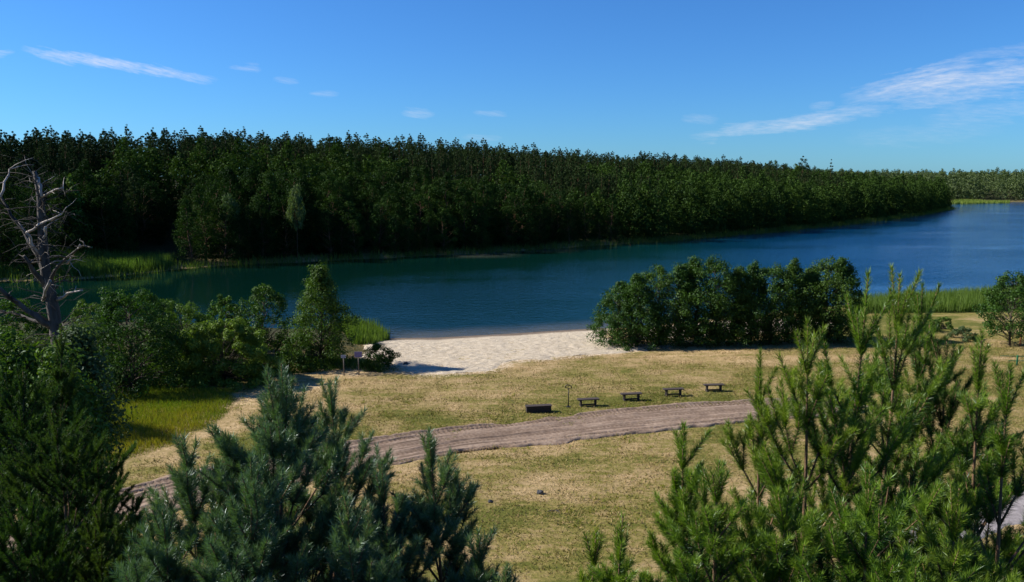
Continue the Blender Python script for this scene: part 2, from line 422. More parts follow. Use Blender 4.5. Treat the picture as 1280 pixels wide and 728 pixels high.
def axis_pts(spec):
    out = []
    for a, b, st in spec: out += list(np.arange(a, b, st))
    out.append(spec[-1][1]); return np.array(out)
XS = axis_pts([(-3600, -600, 300), (-600, -160, 20), (-160, -60, 4), (-60, 80, 0.7), (80, 180, 4), (180, 700, 16), (700, 3600, 290)])
YS = axis_pts([(-400, -40, 40), (-40, 30, 2.0), (30, 112, 0.7), (112, 160, 3), (160, 560, 10), (560, 1500, 40), (1500, 4200, 300)])
gx, gy = np.meshgrid(XS, YS)
fxs, fys = gx.ravel(), gy.ravel()
sd = poly_sd(fxs, fys, LAKE)
z = height(fxs, fys, sd)
farside = fys > y_mid(fxs)
col = np.zeros((len(fxs), 3))
col[:, 0] = dryness(fxs, fys)
bsd = np.minimum(poly_sd(fxs, fys, BEACH), poly_sd(fxs, fys, BEACH2))
col[:, 1] = np.clip(sstep(5.0, -0.5, bsd) * 0.62 + 0.36 * sstep(2.2, 0.6, line_dist(fxs, fys, TRACK)) * fbm(fxs, fys, 3, 3), 0, 1)
col[:, 1] = np.maximum(col[:, 1], np.where((sd < 0.6) & (bsd < 6), 0.9, 0))
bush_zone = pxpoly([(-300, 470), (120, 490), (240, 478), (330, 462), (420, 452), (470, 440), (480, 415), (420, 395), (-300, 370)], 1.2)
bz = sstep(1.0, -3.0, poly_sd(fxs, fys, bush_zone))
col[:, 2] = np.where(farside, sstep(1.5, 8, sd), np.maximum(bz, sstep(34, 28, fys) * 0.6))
nX, nY = len(XS), len(YS)
idx = np.arange(nX * nY).reshape(nY, nX)
F = np.stack([idx[:-1, :-1].ravel(), idx[:-1, 1:].ravel(), idx[1:, 1:].ravel(), idx[1:, :-1].ravel()], 1)
z = z - 0.35 * sstep(2.7, 2.0, line_dist(fxs, fys, smooth_line(ROAD, 1.5))) - 0.3 * sstep(2.0, 1.3, line_dist(fxs, fys, smooth_line(PATHW, 1.0)))
z = z + np.where((sd > 1) & ~farside, 0.10 * (fbm(fxs, fys, 1.6, 2) - 0.5), 0)
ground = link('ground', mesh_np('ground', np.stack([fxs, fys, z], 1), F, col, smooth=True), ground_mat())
tag(ground, 'mown dry meadow and wooded banks around the lake', 'ground', kind='structure')

wx = axis_pts([(-420, -60, 12), (-60, 120, 2.0), (120, 900, 20)]); wy = axis_pts([(84, 150, 1.5), (150, 900, 15)])
mx, my = np.meshgrid(wx, wy); mx = mx.ravel(); my = my.ravel()
wsd = poly_sd(mx, my, LAKE)
wc = np.zeros((len(mx), 3))
beachfront = sstep(12, 4, np.abs(mx - 1.0) - 8)
wc[:, 0] = np.clip(sstep(-8, -0.2, wsd) * beachfront * (0.35 + 0.8 * fbm(mx, my, 4, 3)), 0, 1) * 0.8
wc[:, 1] = np.clip(sstep(-75, 85, mx - 0.12 * (my - 110)) , 0.0, 1)  # left to right ramp of the painted reflection tone
lee = np.where(my > y_mid(mx) - 12, sstep(6, 48, -wsd), 1.0) * sstep(-70, 20, mx)    # calm water in the lee of the wood
wc[:, 2] = np.clip(np.maximum(lee, sstep(150, 260, mx)), 0, 1)
idx = np.arange(len(wx) * len(wy)).reshape(len(wy), len(wx))
F = np.stack([idx[:-1, :-1].ravel(), idx[:-1, 1:].ravel(), idx[1:, 1:].ravel(), idx[1:, :-1].ravel()], 1)
lake = link('lake', mesh_np('lake', np.stack([mx, my, np.zeros_like(mx)], 1), F, wc), water_mat())
tag(lake, 'blue rippled lake between the beach and the wooded bank', 'lake', kind='structure')

# --- beach sheet (ragged edge, trampled surface)
def sheet(name, poly, step, lift, rough_amp, edge_amp, edge_sc, mat, label, extra=None):
    x0, y0 = poly.min(0) - 3; x1, y1 = poly.max(0) + 3
    xs = np.arange(x0, x1, step); ys = np.arange(y0, y1, step)
    X, Y = np.meshgrid(xs, ys); x = X.ravel(); y = Y.ravel()
    s = poly_sd(x, y, poly) + edge_amp * (fbm(x, y, edge_sc, 4) - 0.5)
    lk = poly_sd(x, y, LAKE)
    zz = height(x, y, lk) + lift * sstep(0.15, -0.6, s) - 0.06 * sstep(-0.1, 0.35, s)
    ht = rough_amp * (0.55 * (fbm(x, y, 0.65, 3) - 0.5) + 0.45 * (fbm(x, y, 2.2, 2) - 0.5)) * sstep(0.5, 3, lk)
    zz = zz + ht
    keep = (s < 0.3) & (lk > -0.8)
    I = np.arange(len(x)).reshape(len(ys), len(xs))
    Fq = np.stack([I[:-1, :-1].ravel(), I[:-1, 1:].ravel(), I[1:, 1:].ravel(), I[1:, :-1].ravel()], 1)
    Fq = Fq[keep[Fq].all(1)]
    c = np.zeros((len(x), 3)); c[:, 0] = sstep(2.3, 0.3, lk + 1.0 * (fbm(x, y, 2.5, 2) - 0.5))
    used = np.unique(Fq); rem = -np.ones(len(x), int); rem[used] = np.arange(len(used))
    o = link(name, mesh_np(name, np.stack([x, y, zz], 1)[used], rem[Fq], c[used], smooth=True), mat)
    return tag(o, label, name.replace('_', ' '), kind='structure')
M_SAND = sand_mat()
sheet('beach', BEACH, 0.17, 0.08, 0.32, 5.0, 6, M_SAND, 'pale trampled sand beach at the edge of the lake')
sheet('sand_strip', BEACH2, 0.35, 0.07, 0.2, 3.0, 5, M_SAND, 'pale sand strip behind the row of alders')

def strip(name, line, halfw, step, across, prof, mat, label, lift=0.03, wob=0.5, taper=0, rut=None):
    L = smooth_line(line, step); T = np.gradient(L, axis=0); T /= np.linalg.norm(T, axis=1)[:, None]
    Nn = np.stack([-T[:, 1], T[:, 0]], 1)
    al = np.concatenate([[0], np.cumsum(np.linalg.norm(np.diff(L, axis=0), axis=1))])
    q = np.linspace(-1, 1, across)
    wl = halfw + wob * (fbm(al, al * 0 + 3, 3.0, 4) - 0.5) * 2; wr = halfw + wob * (fbm(al, al * 0 + 30, 3.0, 4) - 0.5) * 2
    W = np.where(q[None, :] > 0, wl[:, None], wr[:, None])
    W = W * (0.12 + 0.88 * sstep(0, taper, al[-1] - al))[:, None] if taper else W
    off = q[None, :] * W
    X = L[:, 0:1] + Nn[:, 0:1] * off; Y = L[:, 1:2] + Nn[:, 1:2] * off
    A = np.repeat(al[:, None], across, 1)
    edge = 1 - np.abs(q)[None, :] + 0 * A
    Z = height(X.ravel(), Y.ravel()).reshape(X.shape) + 0.01 + lift * sstep(0, 0.08, edge) - 0.09 * (edge < 0.01) + prof(off, A, X, Y) * sstep(0.0, 0.06, edge)
    n, m_ = X.shape; I = np.arange(n * m_).reshape(n, m_)
    Fq = np.stack([I[:-1, :-1].ravel(), I[1:, :-1].ravel(), I[1:, 1:].ravel(), I[:-1, 1:].ravel()], 1)
    cc = np.zeros((n * m_, 3))
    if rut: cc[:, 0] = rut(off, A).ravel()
    o = link(name, mesh_np(name, np.stack([X.ravel(), Y.ravel(), Z.ravel()], 1), Fq, cc, smooth=True), mat)
    return tag(o, label, name.replace('_', ' '), kind='structure')
def road_prof(off, A, X, Y):
    h = 0.06 * (fbm(X, Y, 0.5, 4) - 0.5) + 0.05 * (fbm(X, Y, 2.5, 2) - 0.5) + 0.05 * (fbm(A * 0.15, off * 4, 0.6, 2) - 0.5)
    for c0, w, dep, lg in ((2.3, 0.30, .045, .035), (1.65, 0.30, .04, .045), (0.35, 0.55, .03, .0), (-0.9, 0.40, .03, .012), (-2.2, 0.32, .04, .03)):
        c = c0 + 1.1 * (fbm(A, A * 0 + c0 * 9, 11, 2) - 0.5)
        m = sstep(w, w * 0.75, np.abs(off - c))
        lug = (np.mod(A * 3.0 + np.abs(off - c) * 1.1, 1.0) < 0.5) * 1.0
        h = h - m * (dep + lg * lug) + 0.03 * sstep(w + 0.22, w + 0.08, np.abs(off - c)) * (1 - m)
    h = h + 0.14 * sstep(0.6, 0.0, np.abs(np.abs(off) - 2.7)) * fbm(X, Y, 1.1, 3)
    return h
def rut_shading(off, A):
    """compacted earth in the wheel tracks, darkened to paint in the rut shading"""
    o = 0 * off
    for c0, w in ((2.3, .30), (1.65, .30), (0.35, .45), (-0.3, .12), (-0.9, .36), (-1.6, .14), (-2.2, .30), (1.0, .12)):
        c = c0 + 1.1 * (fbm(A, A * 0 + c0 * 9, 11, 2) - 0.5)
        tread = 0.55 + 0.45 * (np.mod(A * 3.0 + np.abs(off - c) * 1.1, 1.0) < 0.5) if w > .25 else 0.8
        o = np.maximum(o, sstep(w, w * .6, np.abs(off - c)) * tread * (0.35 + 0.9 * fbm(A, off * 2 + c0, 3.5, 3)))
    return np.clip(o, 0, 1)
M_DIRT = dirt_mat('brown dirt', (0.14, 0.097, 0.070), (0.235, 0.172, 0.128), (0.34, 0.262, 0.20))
M_GRAVEL = dirt_mat('grey path sand', (0.15, 0.135, 0.135), (0.22, 0.20, 0.20), (0.31, 0.285, 0.285))
strip('dirt_road', ROAD, 2.8, 0.10, 74, road_prof, M_DIRT, 'brown dirt road with tyre tracks crossing the meadow', 0.05, 0.9, 6, rut_shading)
strip('sandy_path', PATHW, 2.2, 0.3, 24, lambda o, A, X, Y: 0.10 * (fbm(X, Y, 0.7, 3) - 0.5), M_GRAVEL, 'pale grey sandy path below the pines', 0.05)

# ------------------------------------------------------------------ foliage builders
def rand_dirs(n, g):
    v = g.normal(size=(n, 3)); return v / np.linalg.norm(v, axis=1)[:, None]
def leaf_quads(C, nrm, size, g, aspect=0.6):
    """diamond shaped leaves/sprays around centres C facing nrm"""
    n = len(C); r = rand_dirs(n, g)
    u = np.cross(nrm, r); u /= np.linalg.norm(u, axis=1)[:, None] + 1e-9
    w = np.cross(nrm, u)
    s = size[:, None] if np.ndim(size) else size
    bend = nrm * s * 0.18
    V = np.stack([C - u * s, C + w * s * aspect + bend, C + u * s, C - w * s * aspect + bend], 1).reshape(-1, 3)
    F = np.arange(n * 4).reshape(n, 4)
    return V, F
def clump_crown(centres, radii, per, size, g, flat=1.0, up=0.25):
    k = len(centres); n = k * per
    d = rand_dirs(n, g); d[:, 2] *= flat
    rr = np.repeat(radii, per) * (0.35 + 0.75 * g.random(n)**0.6)
    C = np.repeat(centres, per, 0) + d * rr[:, None]
    nr = d + rand_dirs(n, g) * 0.6; nr[:, 2] += up; nr /= np.linalg.norm(nr, axis=1)[:, None]
    V, F = leaf_quads(C, nr, size * g.uniform(0.6, 1.3, n), g)
    t = np.clip(np.repeat(g.random(k), per) * 0.5 + g.random(n) * 0.6, 0, 1)
    return V, F, np.repeat(t, 4)[:, None].repeat(3, 1)

def limb_path(a, b, g, n=5, sag=0.12):
    t = np.linspace(0, 1, n)[:, None]; p = a + (b - a) * t
    p = p + g.normal(0, 1, (n, 3)) * np.linalg.norm(b - a) * 0.04 * np.sin(np.pi * t)
    p[:, 2] += np.sin(np.pi * t[:, 0]) * sag * np.linalg.norm(b - a); return p

def broad_tree(seed, h, r, nclump, per, leaf, crown0=0.12, shape='ovoid', trunk_r=None, clump=0.16):
    """returns trunk MB and crown arrays: limbs carry leaf clumps, gaps stay between them"""
    g = np.random.default_rng(seed); mb = MB(); tr = trunk_r or h * 0.016
    lean = g.normal(0, 0.03 * h, 2)
    tp = np.array([[lean[0] * t**2, lean[1] * t**2, h * 0.9 * t] for t in np.linspace(0, 1, 7)])
    tp[1:-1, :2] += g.normal(0, 0.012 * h, (5, 2))
    mb.tube(tp, tr * np.linspace(1.0, 0.15, 7), 7, 0.05)
    C = []; Rr = []
    bias = g.normal(0, 0.25, 6)
    for i in range(nclump):
        t = crown0 + (1 - crown0) * ((i + g.random()) / nclump) ** (1.35 if shape == 'dome' else 1.0)
        a = g.uniform(0, 2 * np.pi)
        tt = (t - crown0) / (1 - crown0)
        if shape == 'ovoid': prof = max(0.08, math.sin(np.pi * (0.12 + 0.86 * tt)) ** 0.7)
        elif shape == 'cone': prof = max(0.06, (1 - tt) ** 0.75 * min(1, 0.55 + 2.2 * tt))
        elif shape == 'hedge': prof = max(0.1, (0.8 + 0.3 * tt) * max(0, 1 - tt ** 1.7) ** 0.85)
        else: prof = max(0.1, math.sqrt(max(0, 1 - (tt * 0.98) ** 2.2)))
        wob = 1 + bias[int(a / 1.0472) % 6] * 0.6 + g.normal(0, 0.13)
        rr = r * prof * wob * (0.55 + 0.5 * g.random() ** 0.5)
        base = np.array([np.interp(t * h, tp[:, 2], tp[:, 0]), np.interp(t * h, tp[:, 2], tp[:, 1]), t * h])
        c = base + np.array([math.cos(a) * rr, math.sin(a) * rr, g.normal(0, 0.03 * h)])
        C.append(c); Rr.append(h * clump * g.uniform(0.55, 1.1) * (0.6 + 0.4 * prof))
        if i % 2 == 0:
            b0 = base.copy(); b0[2] = max(0.06 * h, min(0.86 * h, base[2] - rr * 0.6))
            b0[0] = np.interp(b0[2], tp[:, 2], tp[:, 0]); b0[1] = np.interp(b0[2], tp[:, 2], tp[:, 1])
            mb.tube(limb_path(b0, c, g), tr * np.linspace(0.4, 0.08, 5) * (1.1 - 0.6 * t), 5)
    V, F, col = clump_crown(np.array(C), np.array(Rr), per, leaf, g, 0.85)
    return mb, (V, F, col)

def far_pine(seed, h, kind='pine'):
    g = np.random.default_rng(seed); mb = MB()
    lean = g.normal(0, 0.3, 2)
    mb.tube([[lean[0] * t, lean[1] * t, h * 0.97 * t] for t in np.linspace(0, 1, 5)], h * 0.011 * np.linspace(1, 0.1, 5), 5)
    C = []; Rr = []
    c0 = 0.36 if kind == 'pine' else 0.15
    wid = g.uniform(2.0, 3.0); pw = g.uniform(.36, .62)
    levels = 17 if kind == 'pine' else 20
    for k in range(levels):
        t = c0 + (0.985 - c0) * (k + g.uniform(-.3, .3)) / (levels - 1)
        tt = np.clip((t - c0) / (1 - c0), 0, 1)
        rad = (wid * min(1, 0.5 + 2.0 * tt) * (1 - tt) ** pw + 0.06) if kind == 'pine' else (2.9 * (1 - tt) ** 0.9 + 0.08)
        nb = 5 if tt < 0.75 else 3
        if tt > 0.95: nb = 1
        a0 = g.uniform(0, 6.28)
        for b in range(nb):
            if g.random() < 0.14: continue
            a = a0 + b * 6.283 / nb + g.normal(0, 0.3); rr = rad * g.uniform(0.35, 1.1)
            if nb == 1: rr = 0.02
            C.append([math.cos(a) * rr + lean[0] * t, math.sin(a) * rr + lean[1] * t, h * t + rr * 0.12 * g.normal() + (0.15 * rr if kind == 'pine' else -0.25 * rr)])
            Rr.append((0.17 + 0.48 * rad / 2.35 * g.uniform(0.7, 1.3)) * (1.15 if kind == 'pine' else 0.95))
    V, F, col = clump_crown(np.array(C), np.array(Rr), 64, 0.145, g, 0.8, 0.4)
    return mb, (V, F, col)

def crown_obj(arr, mat, parent, name='crown'):
    V, F, col = arr
    return link(name, mesh_np(name, V, F, col), mat, parent)
def make_tree(name, mb, crown, leafm, barkm, loc, label, cat, group=None, rz=0.0, sc=1.0):
    e = empty(name, loc, label, cat, group, rz, sc)
    if mb is not None: mb.build('trunk', barkm, e, True)
    crown_obj(crown, leafm, e); return e

# ------------------------------------------------------------------ forest across the lake
PINES = [far_pine(100 + i, 17.5 + (i % 3) * 1.2, 'pine' if i not in (3,) else 'spruce') for i in range(7)]
BROADS = [broad_tree(200 + i, 15 + 1.5 * (i % 3), 4.0 + 0.5 * (i % 2), 84, 64, 0.19, 0.06, ['ovoid', 'dome', 'hedge', 'ovoid'][i], clump=0.105) for i in range(4)]
FS = densify(far_w[:19], 3.0, 3, 9)
FT = np.gradient(FS, axis=0); FT /= np.linalg.norm(FT, axis=1)[:, None]
FN = np.stack([-FT[:, 1], FT[:, 0]], 1)                      # away from the water
fal = np.concatenate([[0], np.cumsum(np.linalg.norm(np.diff(FS, axis=0), axis=1))])
def far_pt(a, s):
    i = min(len(FS) - 1, int(np.searchsorted(fal, a))); return FS[i] + FN[i] * s
spots = []
for row in range(30):
    s = 3.0 + row * 4.6
    n = int(fal[-1] / 5.2)
    for k in range(n):
        a = (k + random.uniform(-.42, .42) + 0.5 * (row % 2)) * 5.2; p = far_pt(np.clip(a, 0, fal[-1]), s + random.uniform(-1.9, 1.9))
        spots.append((p[0], p[1], s))
sp = np.array(spots)
ssd = poly_sd(sp[:, 0], sp[:, 1], LAKE); ok = (ssd > 2.2) & ~((np.abs(640 + FPX * sp[:, 0] / sp[:, 1] - 140) < 85) & (ssd < 19))
sp = sp[ok]; ssd = ssd[ok]; sz = height(sp[:, 0], sp[:, 1], ssd)
# thin out overlapping spots (inside bends)
grid = {}; keep = []
for i, (x, y, s) in enumerate(sp):
    k = (int(x // 3.4), int(y // 3.4))
    if k in grid: continue
    grid[k] = 1; keep.append(i)
sp = sp[keep]; ssd = ssd[keep]; sz = sz[keep]
dist = np.hypot(sp[:, 0], sp[:, 1]); pxs = 640 + FPX * sp[:, 0] / sp[:, 1]
bn = fbm(sp[:, 0], sp[:, 1], 38, 3)
isbroad = (ssd < 13) | ((ssd < 34) & (bn > 0.47)) | ((bn > 0.60) & (ssd < 60)) | ((sp[:, 0] > 165) & (bn > 0.36)) | ((sp[:, 0] < -35) & (sp[:, 0] > -105) & (ssd < 62) & (bn > 0.36))
# how much of each tree shows: nearest rows and whatever stands clear of the rows before it
inview = (pxs > -30) & (pxs < 1310)
order = np.argsort(dist - 1e6 * inview)
shownB, shownP, rest = [], [], []
for i in order:
    if inview[i] and isbroad[i] and len(shownB) < 170 and ssd[i] < 40: shownB.append(i)
    elif inview[i] and not isbroad[i] and len(shownP) < 150: shownP.append(i)
    else: rest.append(i)
G_P = 'pines of the forest across the lake'; G_B = 'leafy trees of the forest across the lake'
L_P = 'dark green pine among many alike in the forest across the lake'
L_B = 'dark leafy tree among many alike on the bank across the lake'
protoP = []; protoB = []
for i, q in enumerate(shownP):
    x, y, _ = sp[q]; loc = (x, y, sz[q] - 0.2); v = random.choice([0, 1, 2, 4, 5, 6, 0, 1, 2, 4, 5, 6, 3]); rz = random.uniform(0, 6.28); sc = random.uniform(0.80, 1.03)
    if i < 7: v = i
    if i < 7:
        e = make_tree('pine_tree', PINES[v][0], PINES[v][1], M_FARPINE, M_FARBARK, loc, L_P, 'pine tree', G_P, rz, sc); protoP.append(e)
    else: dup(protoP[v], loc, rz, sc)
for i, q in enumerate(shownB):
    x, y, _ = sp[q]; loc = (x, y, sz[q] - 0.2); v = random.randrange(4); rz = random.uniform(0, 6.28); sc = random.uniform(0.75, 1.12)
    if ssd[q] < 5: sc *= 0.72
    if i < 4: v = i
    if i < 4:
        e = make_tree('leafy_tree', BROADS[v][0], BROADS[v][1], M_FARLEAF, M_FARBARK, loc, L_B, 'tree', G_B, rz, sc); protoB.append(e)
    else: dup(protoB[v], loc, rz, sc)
def merge(instances, name, mats, label):
    """one mesh from many placed crowns/trunks: (array set, x, y, z, rz, scale, material index)"""
    Vs, Fs, Cs, Ms = [], [], [], []; n = 0
    for (V, F, c), x, y, z0, rz, sc, mi in instances:
        cr, sr = math.cos(rz), math.sin(rz)
        W = np.stack([(V[:, 0] * cr - V[:, 1] * sr) * sc + x, (V[:, 0] * sr + V[:, 1] * cr) * sc + y, V[:, 2] * sc + z0], 1)
        Vs.append(W.astype(np.float32)); Fs.append(F + n); Cs.append(np.clip(c + np.random.default_rng(n).uniform(-0.3, 0.25), 0, 1).astype(np.float32)); Ms.append(np.full(len(F), mi)); n += len(V)
    o = link(name, mesh_np(name, np.vstack(Vs), np.vstack(Fs), np.vstack(Cs), np.concatenate(Ms)), mats)
    return tag(o, label, 'forest', kind='stuff')
def thin(arr, frac, grow, g):
    V, F, c = arr; k = g.random(len(F)) < frac; F = F[k]
    Q = V[F]; m = Q.mean(1, keepdims=True); Q = m + (Q - m) * grow
    return Q.reshape(-1, 3), np.arange(len(F) * 4).reshape(-1, 4), c[F].reshape(-1, 3)
gT = np.random.default_rng(5)
thinP = [thin(p[1], 0.34, 1.5, gT) for p in PINES]; thinB = [thin(b[1], 0.24, 1.8, gT) for b in BROADS]
trunkP = []
for p in PINES:
    V, F = p[0].arrays(); trunkP.append((V, F, np.zeros((len(V), 3))))
inst = []
for i in rest:
    x, y, _ = sp[i]
    if not (-260 < x < 420): continue
    rz = random.uniform(0, 6.28)
    if isbroad[i]:
        inst.append((thinB[random.randrange(4)], x, y, sz[i] - .2, rz, random.uniform(.8, 1.15), 1))
    else:
        v = random.choice([0, 1, 2, 4, 5, 6, 0, 1, 2, 4, 5, 6, 3]); sc = random.uniform(.80, 1.03)
        inst.append((thinP[v], x, y, sz[i] - .2, rz, sc, 0)); inst.append((trunkP[v], x, y, sz[i] - .2, rz, sc, 2))
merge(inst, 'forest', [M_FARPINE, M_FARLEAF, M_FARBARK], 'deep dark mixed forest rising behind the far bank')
# the wooded country beyond the lake's end
tiny = [thin(b[1], 0.05, 3.4, gT) for b in BROADS]; inst = []
def far_scatter(n, x0, x1, y0, y1, power=1.0):
    x = gT.uniform(x0, x1, n); y = y0 + (y1 - y0) * gT.random(n) ** power
    s = poly_sd(x, y, LAKE); zz = height(x, y, s)
    return [(a, b, c) for a, b, c, d in zip(x, y, zz, s) if d > 14 and b > a * 1.15 - 40]
for (x, y, z0) in far_scatter(3200, 200, 1050, 560, 900) + far_scatter(1700, 150, 1500, 850, 1700):
    inst.append((tiny[random.randrange(4)], x, y, z0 - .3, random.uniform(0, 6.28), random.uniform(.8, 1.15), 0))
M_DISTANT = leaf_mat('hazed distant leaves', (0.045, 0.075, 0.024), (0.085, 0.12, 0.04), 0.25, inst=0.0)  # paler than the nearer forest: haze painted into the leaf colour
merge(inst, 'distant_wood', [M_DISTANT], 'distant green wood beyond the open end of the lake')

# trees of the far bank that stand out
def px_height(base, pytop):
    r = at(640, pytop, base[1]); return r[2] - base[2]
def bank_tree(px, Y, pytop, arrs, leafm, name, label, cat, wid=1.0, h0=16.0):
    x = (px - 640) / FPX * Y * 1.0 / (math.cos(PITCH) - (pytop - 364) / FPX * math.sin(PITCH)) * 1.0
    x = at(px, pytop, Y)[0]; z0 = gz(x, Y); h = at(px, pytop, Y)[2] - z0
    s = h / h0
    return make_tree(name, arrs[0], arrs[1], leafm, M_FARBARK, (x, Y, z0 - .2), label, cat, None, 0.7, (s * wid, s * wid, s))
def willow(seed):
    g = np.random.default_rng(seed); mb, (V, F, c) = broad_tree(seed, 9, 2.3, 70, 60, 0.15, 0.48, 'ovoid', clump=0.10)
    return mb, (V, F, c)
bank_tree(286, 187, 246, willow(31), M_PALELEAF, 'willow_tree', 'pale rounded tree on the shaded far bank, wider of the two pale ones', 'tree', 0.62, 9.0)
bank_tree(369, 190, 236, willow(32), M_PALELEAF, 'willow_tree', 'slim pale tree on the shaded bank across the lake, right of the wider pale one', 'tree', 0.42, 9.0)
sprc = far_pine(77, 20, 'spruce')
bank_tree(358, 240, 162, sprc, M_FARPINE, 'spruce_tree', 'pointed spruce rising above the forest skyline left of centre', 'spruce', 0.9, 20)
bank_tree(1040, 375, 199, far_pine(78, 20, 'spruce'), M_FARPINE, 'spruce_tree', 'last tall pointed tree where the forest skyline drops to the right', 'spruce', 0.9, 20)
bank_tree(1003, 372, 195, far_pine(79, 20, 'pine'), M_FARPINE, 'pine_tree', 'tall pine clear of the skyline just before the last pointed tree', 'pine tree', 1.0, 20)
bank_tree(92, 176, 225, broad_tree(41, 14, 4, 70, 30, 0.3, 0.1, 'cone', clump=0.1), M_BUSH, 'leafy_tree', 'sunlit bright green tree across the lake behind the dead trunk', 'tree', 0.8, 14)

# ------------------------------------------------------------------ reeds, grass
def blades(x, y, z0, h, w, g, lean=0.25, tint=None):
    n = len(x); a = g.uniform(0, 2 * np.pi, n); b = g.uniform(0, 2 * np.pi, n)
    B = np.stack([x, y, z0], 1); S = np.stack([np.cos(a), np.sin(a), 0 * a], 1) * (w / 2)[:, None]
    Lz = np.stack([np.cos(b) * lean * h, np.sin(b) * lean * h, h], 1)
    M = B + Lz * 0.55 + np.stack([0 * a, 0 * a, 0.05 * h], 1)
    V = np.stack([B - S, B + S, M + S * 0.7, B + Lz], 1).reshape(-1, 3)
    V2 = V.reshape(-1, 4, 3); V2[:, 3] = B + Lz
    t = tint if tint is not None else g.random(n)
    return V, np.arange(n * 4).reshape(n, 4), np.repeat(np.clip(t, 0, 1), 4)[:, None].repeat(3, 1)
def scatter_poly(poly, n, g):
    x0, y0 = poly.min(0); x1, y1 = poly.max(0); xs = []; ys = []; got = 0
    while got < n:
        x = g.uniform(x0, x1, n); y = g.uniform(y0, y1, n); k = poly_sd(x, y, poly) < 0
        xs.append(x[k]); ys.append(y[k]); got += k.sum()
    return np.concatenate(xs)[:n], np.concatenate(ys)[:n]
gR = np.random.default_rng(11)
def reed_bed(x, y, h, w, label, tint=None):
    s = poly_sd(x, y, LAKE); zz = np.maximum(height(x, y, s), -0.3)
    o = link('reeds', mesh_np('reeds', *blades(x, y, zz, h, w, gR, 0.16, tint)), M_REED)
    return tag(o, label, 'reeds', kind='stuff')
rp = pxpoly([(-200, 351), (70, 350.5), (120, 347), (210, 338), (222, 332), (120, 333), (-200, 336)], 0)
x, y = scatter_poly(rp, 34000, gR); reed_bed(x, y, gR.uniform(1.5, 3.0, len(x)) * (0.7 + 0.6 * fbm(x, y, 8, 2)), gR.uniform(.06, .14, len(x)), 'bright green reed bed at the left end of the far bank')
i_ = gR.integers(0, len(FS), 15000); o_ = gR.uniform(-2.2, 2.0, len(i_))
x = FS[i_, 0] + FN[i_, 0] * o_ + gR.normal(0, 1.2, len(i_)); y = FS[i_, 1] + FN[i_, 1] * o_ + gR.normal(0, 1.2, len(i_))
reed_bed(x, y, gR.uniform(1.0, 2.2, len(x)), gR.uniform(.08, .18, len(x)), 'thin reed fringe along the shaded foot of the forest', gR.random(len(x)) * 0.3)
rp = pxpoly([(1186, 255.5), (1215, 255), (1262, 254.4), (1262, 253.0), (1200, 253.2), (1186, 254)], 0)
x, y = scatter_poly(rp, 5000, gR); reed_bed(x, y, gR.uniform(1.5, 2.6, len(x)), gR.uniform(.3, .6, len(x)), 'pale reed strip at the far end of the lake', gR.uniform(.7, 1, len(x)))
rp = pxpoly([(440, 436), (468, 437), (487, 423), (476, 412), (440, 402), (425, 404)], 0.3)
x, y = scatter_poly(rp, 4200, gR); reed_bed(x, y, gR.uniform(.5, 1.9, len(x)) * (.3 + 1.3 * fbm(x, y, 2.5, 3)), gR.uniform(.05, .12, len(x)), 'bright reeds and weeds left of the beach at the waterline', gR.uniform(0, .6, len(x)))
rp = pxpoly([(1060, 396), (1130, 396), (1240, 397), (1300, 388), (1300, 366), (1235, 371), (1160, 376), (1060, 382)], 0.4)
x, y = scatter_poly(rp, 15000, gR); reed_bed(x, y, gR.uniform(1.2, 2.3, len(x)), gR.uniform(.04, .10, len(x)), 'green reed belt by the lake right of the alder row', gR.uniform(.1, .7, len(x)))

# meadow grass: short mown tufts, straw where dry, olive where green
def near_grass():
    n = 420000
    d = 34 + (92 - 34) * gR.random(n) ** 0.8; x = gR.uniform(-0.75, 0.75, n) * d; y = d
    rl = line_dist(x, y, smooth_line(ROAD, 3.0)); pl = line_dist(x, y, PATHW); tr = line_dist(x, y, TRACK)
    bs = np.minimum(poly_sd(x, y, BEACH), poly_sd(x, y, BEACH2)) + 4 * (fbm(x, y, 6, 4) - 0.5); s = poly_sd(x, y, LAKE)
    dry = dryness(x, y)
    k = (rl > 2.85 - 0.9 * np.abs(gR.normal(size=n)) * (fbm(x, y, 1.8, 2) > .45)) & (pl > 2.2) & (bs > 0.3) & (s > 1) & ((tr > 1.2) | (gR.random(n) < 0.25)) & (gR.random(n) < 0.35 + 0.65 * fbm(x, y, 3, 2))
    x, y, dry = x[k], y[k], dry[k]; m = len(x)
    streak = fbm(x * 0.97 + y * 0.2, (y - 0.2 * x) * 7, 7, 3) - 0.5
    t = dry * 0.85 + .10 + gR.normal(0, .16, m) + streak * 0.9
    h = gR.uniform(.05, .15, m) * (1.25 - 0.5 * dry)
    zz = height(x, y) - 0.02
    o = link('grass', mesh_np('grass', *blades(x, y, zz, h, gR.uniform(.03, .08, m), gR, 0.9, t)), M_GRASS)
    tag(o, 'short mown grass, straw coloured and olive, over the meadow', 'grass', kind='stuff')
near_grass()
